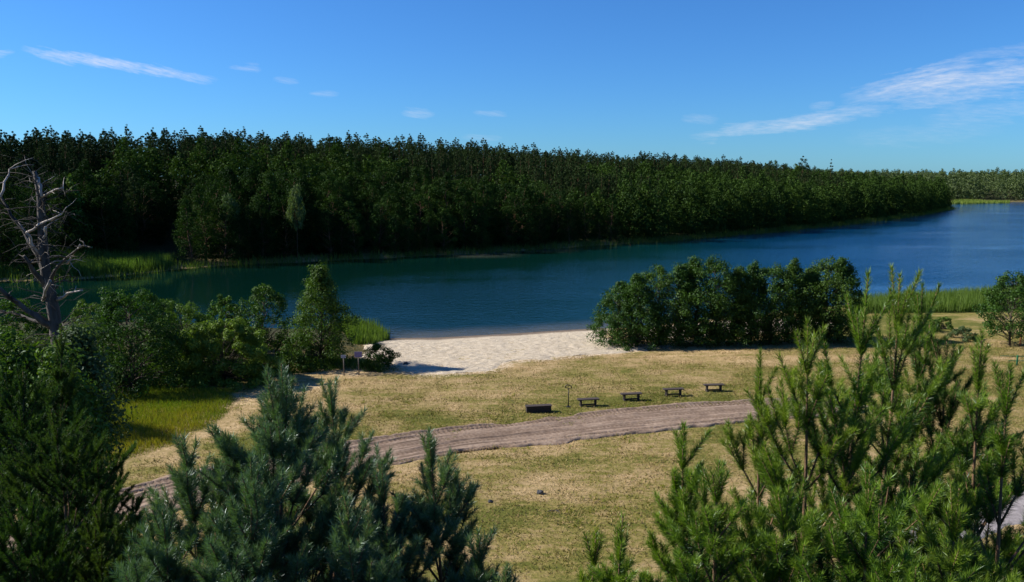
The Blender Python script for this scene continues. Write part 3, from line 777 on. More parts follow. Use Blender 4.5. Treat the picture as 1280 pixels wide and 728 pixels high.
def meadow_weeds():
    n = 5200; d = 35 + 52 * gR.random(n); x = gR.uniform(-.55, .75, n) * d; y = d
    rl = line_dist(x, y, smooth_line(ROAD, 3.0)); bs = np.minimum(poly_sd(x, y, BEACH), poly_sd(x, y, BEACH2))
    k = (bs > 4) & (poly_sd(x, y, LAKE) > 9) & ((rl < 4.6) & (rl > 2.3) | (fbm(x, y, 5, 3) > .58)); x, y = x[k], y[k]
    x = np.repeat(x, 9) + gR.normal(0, .12, len(x) * 9); y = np.repeat(y, 9) + gR.normal(0, .12, len(y) * 9)
    o = link('weeds', mesh_np('weeds', *blades(x, y, height(x, y) - .02, gR.uniform(.08, .24, len(x)), gR.uniform(.02, .05, len(x)), gR, .8, gR.uniform(.1, .7, len(x)))), M_TALL)
    tag(o, 'scattered taller weed tufts along the road edges and in the meadow', 'weeds', kind='stuff')
meadow_weeds()
x, y = scatter_poly(TALLG, 42000, gR)
ed = -poly_sd(x, y, TALLG) + 2.0 * (fbm(x, y, 4, 3) - 0.5); k = ed > 0; x, y, ed = x[k], y[k], ed[k]
low = sstep(48, 64, y)
o = link('tall_grass', mesh_np('tall_grass', *blades(x, y, height(x, y) - .03, gR.uniform(.25, .55, len(x)) * sstep(-0.2, 1.5, ed), gR.uniform(.02, .05, len(x)), gR, 0.3,
         0.72 * (1 - low) + 0.9 * (fbm(x, y, 5, 3) - .5) + gR.normal(0, .15, len(x)))), M_TALL)
tag(o, 'uncut yellow green grass beside the sandy track', 'tall grass', kind='stuff')
wz = pxpoly([(90, 520), (190, 488), (300, 480), (420, 462), (480, 462), (440, 445), (240, 462), (180, 470), (90, 485)], 1.3)
x, y = scatter_poly(wz, 9000, gR)
o = link('weeds', mesh_np('weeds', *blades(x, y, height(x, y) - .03, gR.uniform(.2, .8, len(x)), gR.uniform(.03, .08, len(x)), gR, 0.5, gR.uniform(0, .5, len(x)))), M_BUSH)
tag(o, 'green weeds under the lakeside bushes', 'weeds', kind='stuff')

# ------------------------------------------------------------------ lakeside trees and shrubs
def lake_tree(name, px, pybase, pytop, wpx, label, cat, seed, shape='ovoid', leafm=None, leaf=0.13, ncl=130, per=46, crown0=0.08, group=None, clump=0.10, barkm=None):
    b = G(px, pybase); top = at(px, pytop, b[1]); h = top[2] - b[2]; r = wpx / FPX * b[1] / 2
    leaf, per = leaf * .82, int(per * 1.45)
    if shape == 'dome': per, clump, leaf = int(per * 1.5), clump * 1.12, leaf * .95
    mb, cr = broad_tree(seed, h * 0.95, r * 0.88, ncl, per, leaf, crown0, shape, clump=clump)
    return make_tree(name, mb, cr, leafm or M_ALDER, barkm or M_ALDBARK, (b[0], b[1], b[2] - .05), label, cat, group)
lake_tree('alder_tree', 404, 456, 327, 100, 'tall pointed alder standing left of the sand beach', 'tree', 301, 'hedge', leaf=0.12, ncl=260, per=62, crown0=0.04)
lake_tree('shrub', 475, 461, 430, 46, 'small dark round bush at the left corner of the sand', 'shrub', 302, 'dome', leaf=0.09, ncl=60, per=60, crown0=0.05, clump=0.2)
lake_tree('shrub', 282, 476, 398, 140, 'broad light green rounded bush in front of the lakeside thicket', 'shrub', 303, 'dome', M_LIGHTBUSH, 0.13, 260, 80, 0.02)
lake_tree('shrub', 232, 462, 378, 92, 'green bush just left of the broad light green one', 'shrub', 304, 'dome', M_BUSH, 0.13, 120, 50, 0.03)
lake_tree('alder_tree', 330, 446, 354, 78, 'dark round topped tree behind the broad light green bush', 'tree', 305, 'ovoid', leaf=0.14, ncl=120)
lake_tree('alder_tree', 287, 440, 370, 56, 'smaller leafy tree behind and left of the round topped one', 'tree', 306, 'ovoid', M_BUSH, leaf=0.14, ncl=100)
lake_tree('shrub', 166, 486, 362, 125, 'large dark shrub above the yellow grass', 'shrub', 307, 'dome', leaf=0.12, ncl=230, per=70, crown0=0.02)
lake_tree('shrub', 205, 448, 372, 70, 'shrub with bare twigs at the water behind the large dark one', 'shrub', 308, 'dome', leaf=0.13, ncl=80, per=36, crown0=0.03)
lake_tree('shrub', 118, 452, 376, 76, 'leafy shrub just right of the dead trunk', 'shrub', 309, 'dome', M_BUSH, 0.13, 110, 44, 0.03)
lake_tree('shrub', 372, 462, 418, 60, 'low dark shrub between the broad bush and the pointed alder', 'shrub', 310, 'dome', leaf=0.11, ncl=70, per=44, crown0=0.03)
lake_tree('shrub', 20, 470, 372, 110, 'bright leafy shrub left of the dead trunk', 'shrub', 311, 'dome', M_BUSH, 0.14, 140, 44, 0.03)
lake_tree('shrub', -40, 520, 400, 150, 'dark shrub cut by the left edge of the picture', 'shrub', 312, 'dome', leaf=0.14, ncl=150, per=44, crown0=0.03)
lake_tree('shrub', 45, 540, 415, 120, 'dull green bush behind the dead trunk, low at its left', 'shrub', 313, 'dome', M_GREYBUSH, 0.10, 150, 60, 0.03)
def near_shrub(px, Y, pytop, wpx, label, seed, mat, leaf=.08, ncl=150, per=70):
    t = at(px, pytop, Y); z0 = gz(t[0], Y); h = t[2] - z0
    mb, cr = broad_tree(seed, h * .95, wpx / FPX * Y / 2 * .9, ncl, per, leaf, .52, 'ovoid', clump=.085)
    return make_tree('shrub', mb, cr, mat, M_ALDBARK, (t[0], Y, z0 - .05), label, 'shrub')
near_shrub(92, 27, 398, 56, 'tall grey green bush hugging the right foot of the dead trunk', 351, M_GREYBUSH)
near_shrub(30, 25, 418, 110, 'tall dark bush covering the left foot of the dead trunk', 352, M_ALDER)
near_shrub(66, 24, 440, 70, 'leafy bush in front of the foot of the dead trunk', 353, M_BUSH)
near_shrub(-28, 27, 380, 90, 'lit leafy bush at the left edge under the broken limbs', 354, M_LIGHTBUSH)
# row of alders between beach and right meadow
row = [(772, 431, 356, 66), (797, 433, 345, 62), (822, 431, 342, 56), (848, 432, 332, 58), (871, 430, 330, 52), (893, 431, 326, 52), (916, 430, 337, 54), (938, 429, 334, 54),
       (962, 429, 334, 54), (985, 428, 332, 54), (1007, 427, 338, 52), (1030, 427, 330, 52), (1048, 426, 326, 54)]
ords = ['first', 'second', 'third', 'fourth', 'fifth', 'sixth', 'seventh', 'eighth', 'ninth', 'tenth', 'eleventh', 'twelfth', 'thirteenth']
for i, (px, pb, pt, w) in enumerate(row):
    lab = ('leafy alder at the beach end of the row, branches down to the sand' if i == 0 else 'leafy alder at the far right end of the shoreline row behind the pines' if i == len(row) - 1
           else f'leafy alder in the shoreline row, {ords[i]} tree counting from the beach')
    lake_tree('alder_tree', px, pb, pt - 6 + (0, 2, -2, 2, -1, 1, 0)[i % 7], w * (1.55, 1.35, 1.7)[i % 3], lab, 'tree', 320 + i, ('hedge', 'hedge', 'ovoid')[i % 3], leaf=0.125, ncl=185, per=50, crown0=0.01 if i < 2 else 0.05, group='alders in a row along the shore')
lake_tree('leafy_tree', 1262, 432, 341, 88, 'round dense tree at the right edge by the lake', 'tree', 340, 'ovoid', leaf=0.14, ncl=150, crown0=0.2)
lake_tree('shrub', 1166, 415, 399, 24, 'small reddish twiggy bush on the dry strip before the reeds', 'shrub', 341, 'dome', leaf=0.09, ncl=34, per=30, crown0=0.05, clump=0.2)
lake_tree('shrub', 1178, 412, 396, 26, 'small fresh green bush beside the reddish one', 'shrub', 342, 'dome', M_BUSH, 0.10, 36, 40, 0.05, clump=0.2)
lake_tree('shrub', 1205, 425, 408, 30, 'low green bush between the reeds and the green fence', 'shrub', 343, 'dome', M_GREYBUSH, 0.10, 40, 40, 0.05, clump=0.2)

# ------------------------------------------------------------------ dead tree
def dead_tree():
    Y = 32.0; base = at(74, 470, Y); gzv = gz(base[0], Y); base = np.array([base[0], Y, gzv - 0.1])
    e = empty('dead_tree', tuple(base), 'bare grey dead tree with broken limbs above the left bushes', 'dead tree')
    g = np.random.default_rng(4)
    def pth(pxs, dy=0.0, k=4):
        pts = []
        for j, (a, b) in enumerate(pxs): pts.append(at(a, b, Y + dy * (len(pxs) - 1 - j) / max(1, len(pxs) - 1)) - base)
        p = smooth_line(np.array(pts), 0.35); p[1:-1] += g.normal(0, 0.025, p[1:-1].shape); return p
    t = MB()
    tp = np.vstack([[[0, 0, 0], [0.0, 0, 3.0]], [at(a, b, Y) - base for a, b in [(74, 450), (71, 418), (65, 377), (58, 342), (54, 310), (50, 247), (43, 214)]]])
    tp = smooth_line(tp, 0.4); n = len(tp); zz = tp[:, 2] / tp[-1, 2]
    t.tube(tp, 0.33 * (1 - zz) ** 0.62 + 0.07, 12, 0.07); t.build('trunk', M_DEAD, e, True)
    limbs = [([(-30, 345), (0, 361), (22, 380), (54, 402), (68, 410)], -1.5, .10, .24), ([(-14, 225), (0, 247), (9, 260), (28, 288), (47, 320), (60, 352)], 1.2, .05, .19),
             ([(30, 320), (41, 339), (60, 360)], -1.0, .10, .19), ([(115, 310), (104, 307), (85, 323), (69, 339), (63, 352)], -1.5, .035, .13),
             ([(40, 400), (20, 392), (0, 390)][::-1] + [(66, 412)], 1.5, .05, .12)]
    for pxs, dy, r0, r1 in limbs:
        m = MB(); p = pth(pxs, dy); m.tube(p, np.linspace(r0, r1, len(p)) * .62, 8, 0.10)
        lo = m.build('limb', M_DEAD, e, True); m = MB()
        for _ in range(6):      # snapped twigs
            q = p[g.integers(1, max(2, len(p) - 4))]; d = g.normal(0, 1, 3); d[2] = abs(d[2]) * 0.4; d *= g.uniform(.3, .9) / np.linalg.norm(d)
            m.tube(limb_path(q, q + d, g, 4, 0.05), np.linspace(.035, .01, 4), 4)
        m.build('twigs', M_DEAD, lo, True)
    white = [([(77, 268), (64, 274), (50, 281), (33, 291)], -0.6, .03, .06), ([(79, 235), (63, 239), (50, 248)], -.8, .025, .055), ([(103, 363), (85, 367), (71, 375)], -1.2, .03, .07),
             ([(63, 351), (58, 363), (53, 376)], -1.2, .06, .05), ([(34, 292), (40, 305), (50, 320)], -.8, .05, .06), ([(57, 284), (55, 292), (54, 300)], -.5, .05, .05),
             ([(24, 208), (12, 212), (6, 226), (0, 247)], 1.0, .02, .05), ([(52, 246), (50, 232), (47, 222)], -.3, .05, .07), ([(100, 306), (92, 318), (84, 330)], -1.4, .03, .045)]
    for pxs, dy, r0, r1 in white:
        m = MB(); p = pth(pxs, dy); m.tube(p, np.linspace(r0, r1, len(p)), 6, 0.1)
        for _ in range(3):
            q = p[g.integers(0, len(p) - 1)]; d = g.normal(0, 1, 3) * .4; m.tube(limb_path(q, q + d, g, 4, 0.05), np.linspace(.018, .006, 4), 4)
        m.build('bleached_branch', M_BLEACH, e, True)
    m = MB()
    for _ in range(230):
        q = tp[g.integers(int(n * .45), n - 1)] + g.normal(0, .1, 3); d = g.normal(0, 1, 3); d[2] = d[2] * .6 + .2; d *= g.uniform(.5, 2.0) / np.linalg.norm(d)
        pp = limb_path(q, q + d, g, 5, 0.1); m.tube(pp, np.linspace(.022, .006, 5), 4)
        m.tube(limb_path(pp[3], pp[3] + g.normal(0, .35, 3), g, 4, .05), np.linspace(.01, .004, 4), 3)
    m.build('twigs', M_DEAD, e, True)
dead_tree()

# ------------------------------------------------------------------ foreground pines
def pine(name, top, label, seed, years=8, leader=0.42, spread=0.66, needle=0.062, mat=None, density=1050, group=None, nw=0.0042, lean=(0, 0), upsweep=0.35, whorl=(3, 5), dens=0.3):
    """young pine: yearly whorls, each branch grows a shoot and side shoots a year; needles sit on the last two or three years"""
    g = np.random.default_rng(seed)
    gx_, gy_ = top[0] - lean[0], top[1] - lean[1]; g0 = gz(gx_, gy_)
    base = np.array([gx_, gy_, g0 - 0.1]); h = top[2] - g0
    T = np.array(top) - base
    e = empty(name, tuple(base), label, 'pine tree', group)
    segs = []          # (a, b, age, order)
    wood = MB(); bole = wood; tree_r = 0.0075 * h + 0.008
    def tpos(zv):
        t = np.clip(zv / h, 0, 1); return np.array([lean[0] * t * t + 0.05 * math.sin(zv * 1.3 + seed), lean[1] * t * t + 0.05 * math.cos(zv * 1.1 + seed), zv])
    # trunk nodes from the top down
    nodes = [h]; L = leader
    for k in range(years + 6):
        nodes.append(nodes[-1] - L * g.uniform(.85, 1.15)); L = min(leader * 1.25, L * 1.04)
        if nodes[-1] < 0.9: break
    tp = [tpos(v) for v in np.linspace(0, h, 22)]
    zz = np.linspace(0, 1, 22); bole.tube(tp, tree_r * (1 - zz) ** 1.15 + 0.004, 8, 0.03)
    for k in range(min(2, len(nodes) - 1)): segs.append((tpos(nodes[k + 1]), tpos(nodes[k]), k, 0))
    def grow(p, d, L, age, order):
        """shoot of `age` years: nodes outward, youngest last"""
        pts = [p]; q = p; Ls = L
        for y in range(age):
            a = age - 1 - y
            d = d + np.array([0, 0, upsweep * (0.35 if order == 1 else 0.5)]) * g.uniform(.5, 1.2) + g.normal(0, .11, 3); d /= np.linalg.norm(d)
            q2 = q + d * Ls * g.uniform(.7, 1.15)
            if a <= 1 or (a == 2 and age < 4): segs.append((q, q2, a, order))
            pts.append(q2)
            if a >= 1 and order < 3:
                nl = (3 if g.random() < dens else 2) if order == 1 else (2 if g.random() < dens else 1) if order == 2 else 0
                if order == 1 and y == 0 and age > 3: nl = int(g.random() < dens)          # inner wood is bare
                for s in range(nl):
                    side = np.cross(d, [0, 0, 1]); side /= np.linalg.norm(side) + 1e-6
                    sg = (1, -1, g.uniform(-.4, .4))[s]
                    dd = d * 0.75 + sg * side * g.uniform(.45, .8) + np.array([0, 0, g.uniform(.1, .45)]); dd /= np.linalg.norm(dd)
                    grow(q2, dd, Ls * g.uniform(.6, .88), min(a, 4), order + 1)
            q = q2; Ls *= 0.97
        r0 = (0.0032 + 0.0021 * age) / (1 if order == 1 else 1.5)
        if age > 1 or order == 1: wood.tube(pts, np.linspace(r0, 0.003, len(pts)), 5 if order == 1 else 4)
    for k in range(1, len(nodes)):
        nb = g.integers(whorl[0], whorl[1] + 1); a0 = g.uniform(0, 6.28)
        if k > years:
            nb = 3
        for b in range(nb):
            a = a0 + 6.283 * b / nb + g.normal(0, .18)
            el = R(80) - R(7.5) * k + g.normal(0, .08)
            el = max(el, R(16))
            d = np.array([math.cos(a) * math.cos(el), math.sin(a) * math.cos(el), math.sin(el)])
            if k > years:          # old bare branches below
                ln = g.uniform(.4, 1.0); p0 = tpos(nodes[k]); wood.tube(limb_path(p0, p0 + d * ln, g, 4, -0.05), np.linspace(.012, .004, 4), 4)
                continue
            grow(tpos(nodes[k]), d, leader * (.88 if k == 1 else spread) * g.uniform(.85, 1.12) * (1 if k < 5 else .85), min(k, 6), 1)
    wood.build('trunk', M_BARK, e, True)
    # needles, all at once
    print('PINE', label[:40], len(segs), [round(v, 2) for v in nodes[:3]])
    A = np.array([s[0] for s in segs]); B = np.array([s[1] for s in segs]); age = np.array([s[2] for s in segs])
    Ls = np.linalg.norm(B - A, axis=1)
    cnt = np.maximum(4, (Ls * density * np.array([1.0, .9, .4])[age]).astype(int))
    ids = np.repeat(np.arange(len(segs)), cnt); n = len(ids)
    t = g.random(n); ax = (B - A)[ids] / Ls[ids][:, None]
    r = rand_dirs(n, g); r = r - (r * ax).sum(1)[:, None] * ax; r /= np.linalg.norm(r, axis=1)[:, None]
    ang = g.uniform(R(42), R(68), n) * np.where(age[ids] == 0, 0.82, 1.1)
    ang = np.where(t > .93, ang * .55, ang)
    d = ax * np.cos(ang)[:, None] + r * np.sin(ang)[:, None]
    ln = needle * g.uniform(.55, 1.2, n) * np.where(age[ids] == 0, .9, 1.0)
    p = A[ids] + (B - A)[ids] * t[:, None] + r * 0.004
    wv = np.cross(d, rand_dirs(n, g)); wv /= np.linalg.norm(wv, axis=1)[:, None] + 1e-9
    wv *= (nw * g.uniform(.8, 1.2, n))[:, None] / 2
    tip = p + d * ln[:, None]; tip[:, 2] += ln * 0.10
    V = np.stack([p - wv, p + wv, tip], 1).reshape(-1, 3); F = np.arange(n * 3).reshape(n, 3)
    sv = g.random(len(segs)); tt = np.clip(0.16 + .5 * (age[ids] == 0) + .45 * (sv[ids] - .5) + g.normal(0, .15, n) - .12 * (age[ids] == 2), 0, 1)
    link('needles', mesh_np('needles', V, F, np.repeat(tt, 3)[:, None].repeat(3, 1)), mat or M_NEEDLE_G, e)
    return e
GP = 'young pines in the foreground'
def fp(px, py, Y, label, seed, **k): return pine('pine_tree', at(px, py, Y), label, seed, group=GP, **k)
# right hand group
fp(1082, 326, 6.0, 'tallest young green pine right of the benches, its leader crossing the lake', 501, years=8, leader=.56, whorl=(4, 5))
fp(1124, 330, 6.9, 'green pine close behind the tallest one, second highest leader', 502, years=8, leader=.56, spread=.66, whorl=(3, 5))
fp(1156, 343, 7.6, 'thin green pine right of the two highest leaders', 503, years=7, leader=.50, spread=.62, whorl=(3, 4))
fp(1014, 385, 5.9, 'bushy green pine hiding the right end of the dirt road', 504, years=7, leader=.48)
fp(956, 424, 6.6, 'green pine just right of the last bench with its side shoots over the road', 505, years=6, leader=.42, spread=.55, whorl=(3, 4))
fp(862, 514, 5.6, 'slim pine with its tip against the dirt road', 506, years=6, leader=.34, spread=.62)
fp(905, 560, 5.2, 'low bushy pine in front of the slim one', 507, years=6, leader=.30, spread=.7)
fp(782, 628, 5.0, 'small pine left of the slim one, tip in the dry grass', 508, years=5, leader=.28, spread=.6)
fp(742, 652, 5.2, 'smallest green pine at the bottom edge right of the bare meadow', 509, years=5, leader=.26, spread=.6)
fp(1186, 410, 7.4, 'darker pine standing back between the thin one and the grey tipped one', 510, years=7, leader=.44, spread=.75, mat=M_NEEDLE_D)
fp(1095, 566, 4.9, 'low spreading green pine at the bottom edge before the tallest one', 513, years=6, leader=.34, spread=.85, upsweep=.22)
fp(1205, 590, 4.8, 'low spreading green pine at the bottom edge over the grey path', 514, years=6, leader=.34, spread=.85, upsweep=.22)
fp(985, 585, 5.0, 'low spreading green pine at the bottom edge left of the tallest one', 515, years=6, leader=.34, spread=.85, upsweep=.22)
fp(1232, 398, 6.4, 'grey tipped pine before the round tree at the right edge', 511, years=7, leader=.44, spread=.55, whorl=(2, 4))
fp(1268, 440, 5.8, 'pale green pine cut by the right edge', 512, years=6, leader=.42, spread=.55, whorl=(2, 4))
# left hand group
fp(340, 440, 5.6, 'wide blue green pine left of centre, standing before the sandy track', 521, years=9, leader=.34, spread=.82, mat=M_NEEDLE_B, dens=.8, whorl=(6, 8))
fp(406, 462, 6.2, 'blue green pine whose tip stands under the small sign', 522, years=8, leader=.34, spread=.75, mat=M_NEEDLE_B, dens=.8)
fp(226, 528, 5.4, 'blue green pine with tips against the yellow grass', 523, years=7, leader=.32, spread=.8, mat=M_NEEDLE_B, dens=.8)
fp(543, 520, 5.8, 'green pine with a double tip in front of the dirt road', 524, years=7, leader=.32, spread=.66, mat=M_NEEDLE_B, dens=.8)
fp(487, 556, 5.4, 'low pine between the wide blue green one and the double tip', 525, years=6, leader=.30, spread=.7, mat=M_NEEDLE_B, dens=.8)
fp(300, 556, 4.9, 'low blue green pine in front of the wide one, tip below its middle', 528, years=7, leader=.30, spread=.8, mat=M_NEEDLE_B, dens=.8)
fp(190, 622, 5.0, 'low blue green pine at the bottom edge beside the dark corner pines', 529, years=6, leader=.30, spread=.8, mat=M_NEEDLE_B, dens=.8)
fp(430, 600, 4.8, 'low blue green pine at the bottom edge under the dirt road', 530, years=6, leader=.30, spread=.8, mat=M_NEEDLE_B, dens=.8)
fp(607, 645, 5.2, 'small blue green pine at the bottom edge left of the bare meadow', 526, years=5, leader=.28, spread=.6, mat=M_NEEDLE_B, dens=.8)
fp(640, 690, 4.9, 'tiny pine tip lowest beside the bare meadow', 527, years=4, leader=.24, spread=.6, mat=M_NEEDLE_B, dens=.8)
fp(70, 400, 12.5, 'dark pine at the left below the dead tree', 531, years=9, leader=.46, spread=.6, mat=M_NEEDLE_D, dens=.6, needle=.065, nw=.009, density=650)
fp(22, 452, 11.0, 'dark spreading pine cut by the left edge', 532, years=10, leader=.50, spread=.95, mat=M_NEEDLE_D, dens=.6, needle=.065, nw=.009, density=650)
fp(62, 500, 9.2, 'dark pine with level boughs at the left, before the one under the dead tree', 535, years=9, leader=.40, spread=.95, upsweep=.14, mat=M_NEEDLE_D, dens=.6, needle=.06, nw=.0075, density=900)
fp(120, 560, 10.5, 'dark pine whose boughs end against the yellow green grass', 536, years=8, leader=.40, spread=.85, upsweep=.16, mat=M_NEEDLE_D, dens=.6, needle=.06, nw=.0075, density=900)
fp(128, 612, 8.5, 'low dark pine in the bottom left corner', 533, years=8, leader=.40, spread=.9, mat=M_NEEDLE_D, dens=.6, needle=.058, nw=.0075, density=900)
fp(30, 600, 7.5, 'dark pine filling the bottom left corner at the edge', 534, years=9, leader=.38, spread=.9, mat=M_NEEDLE_D, dens=.6, needle=.058, nw=.0075, density=900)
# taller pines added on the same slope, unseen at left, to shade the left group
for i, (x, y, zt) in enumerate([(-16.5, 9.5, 24.0), (-19, 14, 25.0)]):
    pine('pine_tree', (x, y, zt), ['tall dark pine outside the left edge, the nearer one', 'tall dark pine outside the left edge, the farther one'][i], 541 + i, group='unseen shade pines left of the view', years=13, leader=.55, spread=1.0, mat=M_NEEDLE_D, needle=.11, nw=.03, density=110)

# ------------------------------------------------------------------ benches, posts, signs, fence, stones
def bench(px, py, label, first=None, rz=0.0):
    b = G(px, py)
    if first is not None: return dup(first, tuple(b), rz, 0.92, label)
    e = empty('picnic_bench', tuple(b), label, 'bench', 'timber benches in a line along the dirt road', rz, .92)
    m = MB()
    for k in (-1, 0, 1): m.box((0, k * .19, .62), (1.95, .175, .09), 0, .004)
    m.build('seat', M_WOODTOP, e)
    for s in (-1, 1):
        l = MB(); l.box((s * .66, 0, .04), (.16, .62, .10)); l.box((s * .66, -.13, .33), (.14, .13, .52), 0, 0, 0); l.box((s * .66, .13, .33), (.14, .13, .52)); l.box((s * .66, 0, .56), (.13, .54, .05))
        l.build('leg', M_WOOD, e)
    st = MB(); st.box((0, 0, .12), (1.2, .10, .12)); st.build('stretcher', M_WOOD, e)
    return e
b2 = bench(735, 507.5, 'dark timber bench nearest the hoop topped post, right of it', None, R(9))
bench(789, 500.5, 'dark timber bench, second to the right of the hoop topped post', b2, R(9))
bench(841.5, 494.5, 'dark timber bench, third to the right of the hoop topped post', b2, R(7))
bench(892, 489, 'dark timber bench farthest right in the line, beside the green pine', b2, R(5))
b = G(673, 515)
e = empty('box_bench', tuple(b), 'solid dark timber box bench left of the hoop topped post', 'bench', 'timber benches in a line along the dirt road', R(9), .86)
m = MB()
for k in (-1, 0, 1): m.box((0, k * .21, .60), (2.45, .20, .08), 0, .006)
m.build('seat', M_WOODTOP, e)
m = MB()
for k in range(3): m.box((0, -.27, .10 + k * .175), (2.3, .06, .165), 0, .004); m.box((0, .27, .10 + k * .175), (2.3, .06, .165), 0, .004)
m.build('side_boards', M_WOOD, e)
for s in (-1, 1):
    l = MB(); l.box((s * 1.08, 0, .28), (.09, .46, .54)); l.build('end_board', M_WOOD, e)

b = G(710.5, 509)
e = empty('hoop_post', tuple(b), 'thin dark post with a small hoop on top beside the benches', 'post')
m = MB(); m.tube([(0, 0, 0), (0, 0, .9), (0.01, 0, 1.55)], [.045, .038, .035], 8); m.build('pole', M_STEEL, e, True)
m = MB(); m.tube([(-.26, 0, 1.60), (-.24, 0, 1.76), (-.12, 0, 1.84), (.04, 0, 1.84), (.20, 0, 1.74), (.27, 0, 1.58)], .038, 7); m.tube([(-.24, 0, 1.62), (-.05, 0, 1.56), (.1, 0, 1.56), (.26, 0, 1.60)], .026, 6); m.build('hoop', M_STEEL, e, True)
m = MB(); m.box((0, 0, .03), (.34, .30, .06)); m.build('base', M_STEEL, e)

def sign(px, py, pt, w, h, label, mat, tshape=False):
    b = G(px, py); top = at(px, pt, b[1])[2] - b[2]
    e = empty('signpost', tuple(b), label, 'sign')
    m = MB(); m.tube([(0, .04, 0), (0, .04, top - h * .2)], .05, 8); m.build('pole', M_POST, e, True)
    m = MB(); m.box((0, 0, top - h / 2), (w, .035, h)); pn = m.build('panel', mat, e)
    fr = MB(); fr.box((0, .028, top - h / 2), (w * .9, .03, .06)); fr.build('bracket', M_POST, pn)
sign(430, 470, 444, .46, .30, 'small pale rectangular sign on a thin post before the bushes', M_SIGNPALE)
sign(448.5, 469.5, 440, .72, .52, 'violet blue sign on a dark post right of the pale one', M_SIGNPURPLE)

b = G(1271, 457)
e = empty('garden_fence', tuple(b), 'low green metal fence at the right edge below the round tree', 'fence', None, R(-4))
for k in range(4):
    m = MB(); m.box((k * 1.7, 0, .52), (.13, .10, 1.04)); m.build('post', M_GREENFENCE, e)
m = MB()
for hh in (.45, .92): m.box((2.1, .065, hh), (5.8, .035, .07))
m.box((-1.1, .065, .92), (1.0, .035, .07)); m.build('rail', M_GREENFENCE, e)
b = G(1275, 433)
e = empty('wooden_post', tuple(b), 'rusty brown wooden post under the round tree at the right edge', 'post')
m = MB(); m.box((0, 0, .65), (.16, .16, 1.3), .3, .01); m.build('shaft', plain_mat('rusty brown timber', (.22, .09, .03), .85), e)
m = MB(); m.box((0, 0, 1.32), (.20, .20, .05), .3); m.build('cap', M_WOOD, e)

def stone(px, py, r, seed, label, mat=M_STONE, flat=.7):
    import bmesh
    b = G(px, py); bm = bmesh.new(); bmesh.ops.create_icosphere(bm, subdivisions=3, radius=r)
    g = np.random.default_rng(seed); ph = g.uniform(0, 6, 9)
    for v in bm.verts:
        c = v.co / r; k = 1 + .22 * math.sin(3 * c.x + ph[0]) * math.sin(2.5 * c.y + ph[1]) + .14 * math.sin(6 * c.z + ph[2] + 4 * c.x) + .06 * math.sin(13 * c.y + ph[3])
        v.co = v.co * k; v.co.z *= flat
    me = bpy.data.meshes.new('stone'); bm.to_mesh(me); bm.free()
    o = link('stone', me, mat); o.location = (b[0], b[1], b[2] + r * .3)
    tag(o, label, 'stone')
stone(675, 617, .19, 1, 'dark bluish lump of stone in the dry grass, larger of the two')
stone(613, 628, .15, 2, 'small dark stone in a green tuft, left of the larger one')
stone(507, 456, .28, 3, 'dark boulder on the sand in the shadow beside the small bush', M_DRIFT, .8)
b = G(693, 640)
m = MB(); m.tube(limb_path(np.array([-.4, 0, .03]), np.array([.45, .15, .05]), np.random.default_rng(3), 5, .05), [.02, .03, .03, .02, .01], 5); m.tube([(0.1, 0.03, .06), (.25, -.18, .09), (.3, -.3, .05)], [.018, .012, .006], 4)
o = m.build('fallen_twig', M_DRIFT); o.location = tuple(b); tag(o, 'short dark fallen twig in the dry grass below the stones', 'twig')
b = G(240, 574)
m = MB(); m.tube(limb_path(np.array([-.5, 0, .05]), np.array([.5, .2, .07]), np.random.default_rng(5), 5, .05), [.05, .07, .06, .05, .03], 6); m.tube([(0.0, 0.0, .08), (.2, -.2, .14)], [.03, .012], 4)
o = m.build('fallen_branch', M_DRIFT); o.location = tuple(b); tag(o, 'dark stick lying on the pale sandy track', 'branch')

# ------------------------------------------------------------------ world, sun, camera
w = bpy.data.worlds.new('World'); scene.world = w; w.use_nodes = True
nt = w.node_tree; N = nt.nodes; L = nt.links; N.clear()
out = N.new('ShaderNodeOutputWorld'); bg = N.new('ShaderNodeBackground'); L.new(bg.outputs[0], out.inputs[0])
sky = N.new('ShaderNodeTexSky'); sky.sky_type = 'NISHITA'; sky.sun_disc = False
az = math.atan2(SUN_DIR2[0], SUN_DIR2[1])
sky.sun_elevation = SUN_EL; sky.sun_rotation = az % (2 * math.pi)
sky.air_density = 1.0; sky.dust_density = 0.2; sky.ozone_density = 4.0; sky.altitude = 100
SKY_TINT = (0.42, 0.90, 1.48)
skyc = mixc(nt, 1.0, sky.outputs[0], SKY_TINT, 'MULTIPLY')
tc = N.new('ShaderNodeTexCoord').outputs['Generated']
sx = N.new('ShaderNodeSeparateXYZ'); L.new(tc, sx.inputs[0])
yy = math_node(nt, 'MAXIMUM', sx.outputs[1], 0.05)
U = math_node(nt, 'DIVIDE', sx.outputs[0], yy); Vv = math_node(nt, 'DIVIDE', sx.outputs[2], yy)
front = math_node(nt, 'GREATER_THAN', sx.outputs[1], 0.06)
def uv(px, py): r = ray(px, py); return r[0] / r[1], r[2] / r[1]
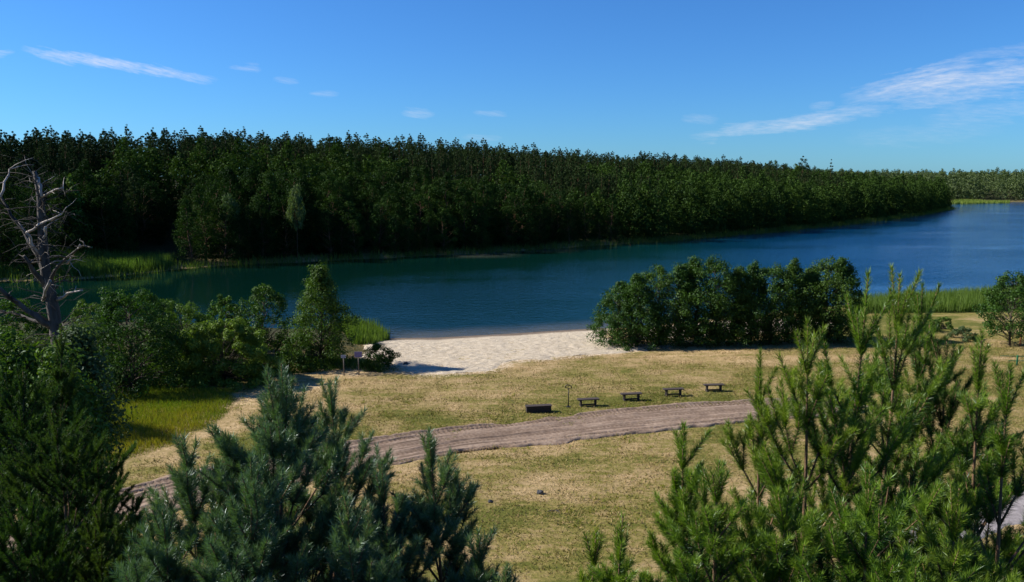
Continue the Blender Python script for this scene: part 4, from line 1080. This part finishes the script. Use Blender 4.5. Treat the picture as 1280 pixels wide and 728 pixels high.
def cloud(p0, p1, thick, dens, seed, ns=6.0):
    """cirrus streak between two sky directions"""
    (u0, v0), (u1, v1) = uv(*p0), uv(*p1)
    cu, cv = (u0 + u1) / 2, (v0 + v1) / 2; L2 = math.hypot(u1 - u0, v1 - v0) / 2; a = math.atan2(v1 - v0, u1 - u0); th = thick / FPX
    du = math_node(nt, 'SUBTRACT', U, cu); dv = math_node(nt, 'SUBTRACT', Vv, cv)
    c, s = math.cos(a), math.sin(a)
    p = math_node(nt, 'ADD', math_node(nt, 'MULTIPLY', du, c / L2), math_node(nt, 'MULTIPLY', dv, s / L2))
    q = math_node(nt, 'ADD', math_node(nt, 'MULTIPLY', du, -s / th), math_node(nt, 'MULTIPLY', dv, c / th))
    cmb = N.new('ShaderNodeCombineXYZ'); L.new(math_node(nt, 'MULTIPLY', p, L2 * 9), cmb.inputs[0]); L.new(math_node(nt, 'ADD', math_node(nt, 'MULTIPLY', q, th * 55), math_node(nt, 'MULTIPLY', p, L2 * 6)), cmb.inputs[1]); cmb.inputs[2].default_value = seed
    n = noise(nt, ns * .35, 7, .62, cmb.outputs[0])
    q = math_node(nt, 'ADD', q, math_node(nt, 'MULTIPLY', math_node(nt, 'SUBTRACT', n, .5), 3.0))
    r2 = math_node(nt, 'ADD', math_node(nt, 'POWER', math_node(nt, 'ABSOLUTE', p), 3.0), math_node(nt, 'MULTIPLY', q, q))
    m = math_node(nt, 'SUBTRACT', 1.0, r2, True)
    n2 = math_node(nt, 'MULTIPLY', math_node(nt, 'SUBTRACT', noise(nt, ns, 6, .65, cmb.outputs[0]), .25), 1.9, True)
    return math_node(nt, 'MULTIPLY', math_node(nt, 'MULTIPLY', m, n2), dens)
clouds = [cloud((25, 62), (160, 82), 8, 1.3, 1), cloud((95, 72), (275, 103), 8, 1.3, 2), cloud((-30, 68), (20, 66), 5, .9, 3), cloud((285, 84), (328, 86), 5, .7, 4), cloud((340, 99), (375, 103), 4, .6, 5),
          cloud((385, 117), (425, 118), 4, .55, 6), cloud((500, 141), (545, 144), 6, .7, 7), cloud((590, 141), (635, 143), 5, .6, 8), cloud((575, 172), (630, 173), 4, .35, 9),
          cloud((860, 172), (1060, 146), 9, 1.0, 10), cloud((960, 160), (1120, 132), 11, .8, 11), cloud((1050, 128), (1230, 76), 16, 1.0, 12), cloud((1080, 125), (1330, 92), 22, .9, 13), cloud((1150, 108), (1340, 78), 18, .8, 14),
          cloud((1190, 70), (1320, 58), 7, .5, 15), cloud((1150, 150), (1340, 130), 16, .45, 16), cloud((850, 148), (900, 149), 6, .45, 17), cloud((1010, 135), (1045, 131), 5, .5, 18), cloud((1050, 176), (1260, 160), 14, .25, 19)]
tot = clouds[0]
for c in clouds[1:]: tot = math_node(nt, 'ADD', tot, c)
tot = math_node(nt, 'MULTIPLY', math_node(nt, 'MULTIPLY', tot, front), .50, True)
CLOUD_COL = (8.2, 8.6, 9.6)
L.new(mixc(nt, tot, skyc, CLOUD_COL), bg.inputs['Color'])
bg.inputs['Strength'].default_value = 0.05

sun = bpy.data.lights.new('sun', 'SUN'); sun.energy = 5.0; sun.angle = R(0.53); sun.color = (1.0, 0.93, 0.82)
so = bpy.data.objects.new('sun', sun); COL.objects.link(so)
from mathutils import Vector
n2 = math.hypot(*SUN_DIR2); sv = Vector((SUN_DIR2[0] / n2 * math.cos(SUN_EL), SUN_DIR2[1] / n2 * math.cos(SUN_EL), math.sin(SUN_EL)))
so.rotation_euler = sv.to_track_quat('Z', 'Y').to_euler(); so.location = (-60, 20, 80)

cam = bpy.data.cameras.new('camera'); co_ = bpy.data.objects.new('camera', cam); COL.objects.link(co_)
cam.sensor_fit = 'HORIZONTAL'; cam.sensor_width = 36; cam.lens = 36 * FPX / 1280; cam.clip_end = 12000; cam.clip_start = 0.1
co_.location = (0, 0, H); co_.rotation_euler = (R(90) - PITCH, 0, 0)
scene.camera = co_
scene.render.engine = 'CYCLES'
scene.view_settings.view_transform = 'Standard'; scene.view_settings.look = 'None'; scene.view_settings.exposure = 0.95; scene.view_settings.gamma = 1.0
scene.view_settings.use_curve_mapping = False
scene.cycles.max_bounces = 6; scene.cycles.diffuse_bounces = 2; scene.cycles.glossy_bounces = 3; scene.cycles.transmission_bounces = 3
scene.cycles.use_denoising = True
